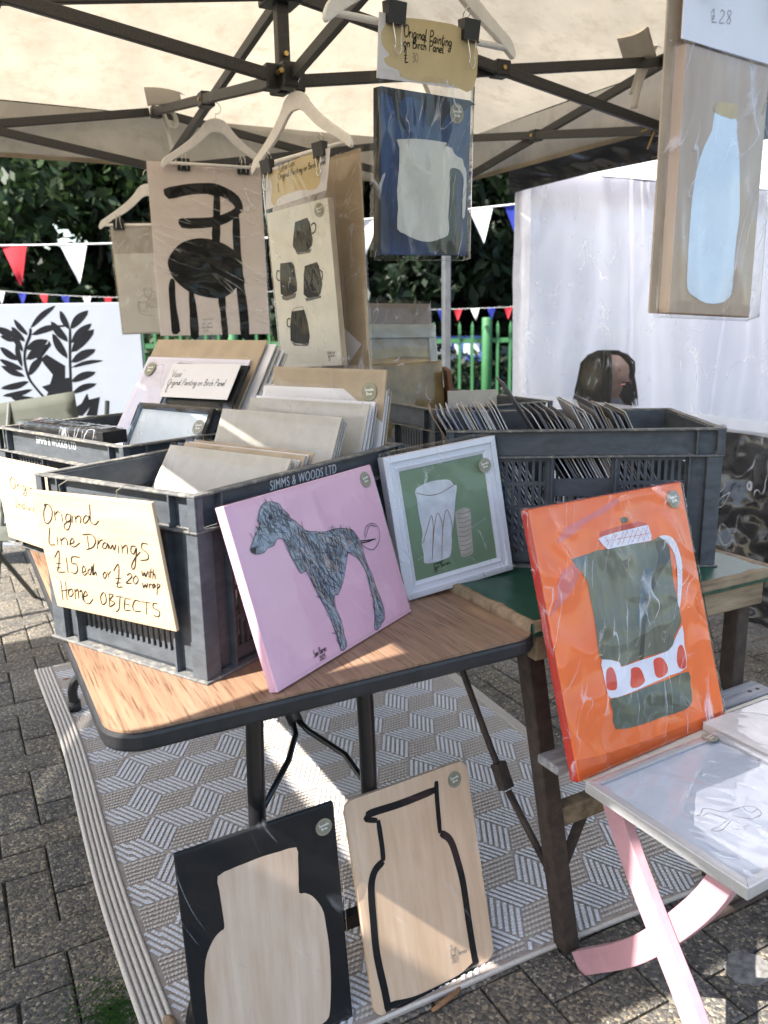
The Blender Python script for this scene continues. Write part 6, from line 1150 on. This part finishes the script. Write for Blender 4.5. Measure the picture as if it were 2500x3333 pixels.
# ------------------------------------------------------------------ prints in the crates
def board(label, O, dirs, s, mid, yaw, lean, w_, h_, mat, t=.003, sl=None, seed=0, group=None, z=None, roll=0., name='sleeved_print', film_=None):
    c = Vector((O[0], O[1], 0)) + dirs[0] * s + dirs[1] * mid
    r = panel(name, label, 'print', ((c.x, c.y, (z if z is not None else TZ + .016)), yaw, lean, roll), w_, h_, t, mat, group, part='board', bevel=0)
    if sl is not None: sleeve(r, -w_ / 2 - .004, w_ / 2 + .004, -.001, h_ + .009, t, sl, seed, film_ or m_filmflat, (16, 20), k=(6, 5), gap=.0012)
    return r
uA, vA = Vector((.877, .4805, 0)), Vector((-.4805, .877, 0)); OA, OB = (-.658, -1.205), (-.870, -.067)
rr = random.Random(9)
for i in range(9):
    board('frontmost kraft-backed print leaning in the front crate' if i == 0 else 'thin sleeved print packed behind the frontmost kraft print', OA, (uA, vA), .062 + i * .0125, .205 + rr.uniform(-.004, .004), -64.5 + rr.uniform(-.7, .7), -34.4 + i * .6, .332, .376 - (.012 if i else 0) - rr.uniform(0, .01), m_greyboard if i % 3 == 0 else (m_paper if i % 3 == 1 else m_kraft), .0022, .0012, 20 + i, None if i == 0 else 'thin prints packed in the front crate')
for i in range(4):
    board('grey board print in a loose clear sleeve, middle of the front crate' if i == 0 else 'thin sleeved print behind the middle grey board', OA, (uA, vA), .267 + i * .010, .205, -64.5, -24.4 + i * .4, .333, .402 - .006 * i, m_greyboard, .0024, .0022, 40 + i, None if i == 0 else 'thin prints behind the middle grey board')
for i in range(6):
    board('shiny grey sleeved print standing toward the back of the front crate' if i == 0 else 'thin white sleeved print behind the shiny grey one', OA, (uA, vA), .400 + i * .009, .206 - .003 * (i % 2), -63.8, -19 + i * .5, .336, .403 - .006 * (i % 3), (m_greyboard, m_paper, m_greyboard, m_paper, m_paper, m_greyboard)[i], .0022, .0026 if i == 0 else .0012, 60 + i, None if i == 0 else 'thin prints behind the shiny grey one', film_=m_film if i == 0 else None)
for i in range(5):
    board('thin sleeved print in the rearmost white stack of the front crate', OA, (uA, vA), .482 + i * .008, .204 + .004 * (i % 2), -62.5, -14.8 + i * .5, .346, .418 - .007 * (i % 3), (m_paper, m_greyboard, m_paper, m_greyboard, m_kraft)[i], .0022, .0016, 80 + i, 'rearmost white stack of prints in the front crate')
r_ = board('brown kraft card with round sticker behind the white stack', OA, (uA, vA), .528, .20, -66, -9, .33, .452, m_kraft, .004, .002, 90); sticker(r_, .125, .405, -.0022, .020)
# crate B
for i, (s, mid, lean, w_, h_, mt, l) in enumerate(((.105, .357, -33.2, .455, .60, m_kraft, 'large kraft backing board rising from the left rear crate'),)):
    board(l, OB, (vB, uB), s, mid, -68.1, lean, w_, h_, mt, .004, None, 0)
for i in range(4):
    board('thin sleeved print behind the large kraft board', OB, (vB, uB), .125 + .017 * i, .385 + .006 * i, -68.1, -32.6 + i * .5, .45, .585 - .012 * i, (m_paper, m_greyboard, m_paper, m_greyboard)[i], .003, .0015, 100 + i, 'thin prints behind the large kraft board')
r_ = board('lilac white sleeved print on the large kraft board', OB, (vB, uB), .094, .352, -68.1, -33.2, .428, .545, M('lilac_paper', (.68, .63, .72), .6, var=.03), .003, .004, 110, film_=m_film); sticker(r_, -.175, .505, -.0050, .021)
A = ART['vase']; r_ = panel('price_card', 'white Vase price card on the black panel in the rear crate', 'card', POSE['vase'], .27, .096, .0015, m_paper, part='card', bevel=0)
scrawl(r_, 'lettering', [("'Vase'", A['text1'][0], .021), ('Original Painting on Birch Panel', A['text2'][0], .019), ('£', A['text3'][0], .02)], m_ink, -.0005, .0014)
r_ = board('black vase panel with pale shape behind its price card', OB, (vB, uB), .072, .455, -68.3, -33.0, .285, .53, m_blk, .006, .002, 112, name='painting')
r_ = empty('framed_picture', frame(tuple(Vector((-.870, -.067, TZ + .02)) + vB * .052 + uB * .447), -67, -30, 0), 'black framed picture in a shiny sleeve at the front of the rear crate', 'picture')
W_, H_ = .298, .40
for x0, z0, x1, z1 in ((-W_ / 2, 0, W_ / 2, .014), (-W_ / 2, H_ - .014, W_ / 2, H_), (-W_ / 2, .0142, -W_ / 2 + .014, H_ - .0142), (W_ / 2 - .014, .0142, W_ / 2, H_ - .0142)):
    mb = MB(); mb.box(x0, -.002, z0, x1, .024, z1); mb.build('frame_bar', m_blk, r_, bevel=.001)
mb = MB(); mb.box(-W_ / 2 + .012, .006, .012, W_ / 2 - .012, .010, H_ - .012); mb.build('drawing_paper', M('blue_white_paper', (.62, .68, .72), .5), r_); sticker(r_, .118, .35, -.0036, .019)
sleeve(r_, -W_ / 2 - .004, W_ / 2 + .004, -.001, H_ + .008, .024, .003, 14., m_film, gap=.0036)
for i in range(2): board('black edged panel packed behind the black framed picture', OB, (vB, uB), .056 + .012 * i, .447, -67, -31.5 - i * .5, .29, .405, m_blk, .012, .002, 130 + i, 'black panels behind the black framed picture')
fx = Vector((-.870, -.067, 0)) + uB * .31 + vB * .075
r_ = empty('boxed_frame', frame((fx.x, fx.y, TZ + CH - .016), -66.5, 0, 0), 'black box frame in cellophane lying across the rear crate', 'frame')
mb = MB(); mb.box(-.215, -.035, .0, .135, .03, .030); mb.build('box', m_blk, r_, bevel=.002)
mb = MB()
def bag(u, v):
    a = v * 2 * math.pi; cx = -.24 + .355 * u; k = 1 + .08 * ridge(Vector((u * 9, math.cos(a), math.sin(a))) * 1.3, 3.); q = Vector((math.cos(a), math.sin(a))); mxx = max(abs(q.x), abs(q.y)); return (cx, q.x / mxx * .036 * k - .0025, .015 + q.y / mxx * .019 * k)
mb.grid(40, 28, bag); mb.build('clear_sleeve', m_film2, r_, smooth=True)
# crate C: sleeved cards
m_cards = [M('card_' + n, c, .55, var=.15, scale=40) for n, c in (('white', (.50, .50, .52)), ('grey', (.30, .30, .32)), ('blue', (.16, .18, .26)), ('slate', (.12, .12, .14)), ('brown', (.24, .18, .13)), ('cream', (.45, .42, .36)))]
uC, vC = Vector((.863, -.505, 0)), Vector((.505, .863, 0)); OC = Vector((-.024, -.914, GZ + .012))
def card_mesh(w_, h_, mat):
    mb = MB(); mb.box(0, -.0011, 0, w_, .0011, h_); return mb.mesh('card', mat)
cmL = [card_mesh(.155, .395, m) for m in m_cards]; cmR = [card_mesh(.200, .385, m) for m in m_cards]; cmB = card_mesh(.205, .475, m_cards[3])
rr = random.Random(21)
def put_card(s, mid, lean, me, label, group, h_=1.):
    c = OC + uC * s + vC * mid
    m = Matrix.Translation(c) @ Matrix.Rotation(rad(59.7), 4, 'Z') @ Matrix.Rotation(rad(-lean), 4, 'X') @ Matrix.Diagonal((1, 1, h_, 1))
    tag(obj('sleeved_card', me, None, m), label, 'card', group)
for i in range(24):
    put_card(.175 + i * .0048, .022 + rr.uniform(0, .006), 30 - i * .15 + rr.uniform(-.7, .7), cmL[rr.choice((0, 0, 1, 2, 2, 5))], 'sleeved card in the tight left row of the right crate', 'left row of cards in the right crate', rr.uniform(.96, 1.0))
put_card(.168, .021, 31, cmL[4], 'brown divider card leading the left row of the right crate', None, 1.0)
put_card(.385, .022, 33, cmB, 'tall dark card leading the right row of the right crate', None)
for i in range(34):
    put_card(.392 + i * .0050, .022 + rr.uniform(0, .008), 31 - i * .12 + rr.uniform(-.8, .8), cmR[rr.choice((0, 1, 1, 3, 3, 4, 5, 3))], 'sleeved card in the larger right row of the right crate', 'right row of cards in the right crate', rr.uniform(.93, 1.02) * (1.04 if i in (14, 15, 22, 23, 24) else 1))
# crate D: wrapped landscape and boards
OD = (.372, -.548)
dD = (Vector((0, 1, 0)), Vector((1, 0, 0)))
r_ = empty('framed_painting', frame((.378, -.045, GZ + .016), .3, -9.9, 1.1), 'wrapped landscape in a pale wide frame in the shaded crate', 'painting'); W_, H_ = .30, .52
m_grf = paint('pale_grey_frame', (.34, .36, .34), .5)
for x0, z0, x1, z1 in ((-W_ / 2, 0, W_ / 2, .045), (-W_ / 2, H_ - .045, W_ / 2, H_), (-W_ / 2, .0452, -W_ / 2 + .03, H_ - .0452), (W_ / 2 - .03, .0452, W_ / 2, H_ - .0452)):
    mb = MB(); mb.box(x0, 0, z0, x1, .03, z1); mb.build('frame_bar', m_grf, r_, bevel=.002)
mb = MB(); mb.box(-W_ / 2 + .02, .008, .02, W_ / 2 - .02, .014, H_ - .02); mb.build('canvas', paint('landscape_sky', (.28, .27, .23), .5, var=.2), r_)
for zz, hh, c, nm in ((.36, .05, (.35, .22, .06), 'ochre_field'), (.30, .06, (.24, .20, .12), 'olive_field'), (.41, .03, (.30, .26, .15), 'far_hill')):
    mb = MB(); mb.poly([(-.12, zz), (.12, zz - .006), (.12, zz + hh), (.03, zz + hh + .006), (-.12, zz + hh - .004)], .0072); mb.build(nm, paint(nm, c, .5, var=.3), r_)
sleeve(r_, -.158, .158, -.002, .528, .03, .005, 15., m_film2, k=(7, 5))
r_ = panel('backing_board', 'grey brown sleeved board rising behind the wrapped landscape', 'board', ((.385, .015, GZ + .016), .2, -7, .9), .30, .585, .006, M('grey_brown_board', (.22, .18, .15), .7)); sleeve(r_, -.155, .155, -.002, .595, .006, .003, 16., m_film2)
r_ = panel('painting', 'small wrapped landscape in a dark frame in the shaded crate', 'painting', ((.335, -.16, GZ + .016), -4, -9, 0), .26, .40, .02, paint('field_paint', (.24, .17, .07), .5, var=.5, scale=9)); sleeve(r_, -.134, .134, -.002, .405, .02, .004, 17., m_film2)
r_ = panel('thin_frame', 'thin brown wooden frame edge at the right of the landscape', 'frame', ((.545, -.10, GZ + .016), 62, -6, 0), .22, .37, .014, wood('brown_frame_wood', (.12, .05, .025), (.2, .09, .045), 6))
r_ = panel('backing_board', 'pale kraft board standing low at the back of the shaded crate', 'board', ((.47, -.30, GZ + .016), -20, -6, 0), .16, .312, .005, m_greyboard)
r_ = panel('wooden_block', 'terracotta brown board standing between the crates', 'board', ((-.02, -.42, TZ + .002), -30, 0, 0), .12, .36, .02, M('terracotta_board', (.24, .08, .035), .7))
print('objects', len(bpy.data.objects))
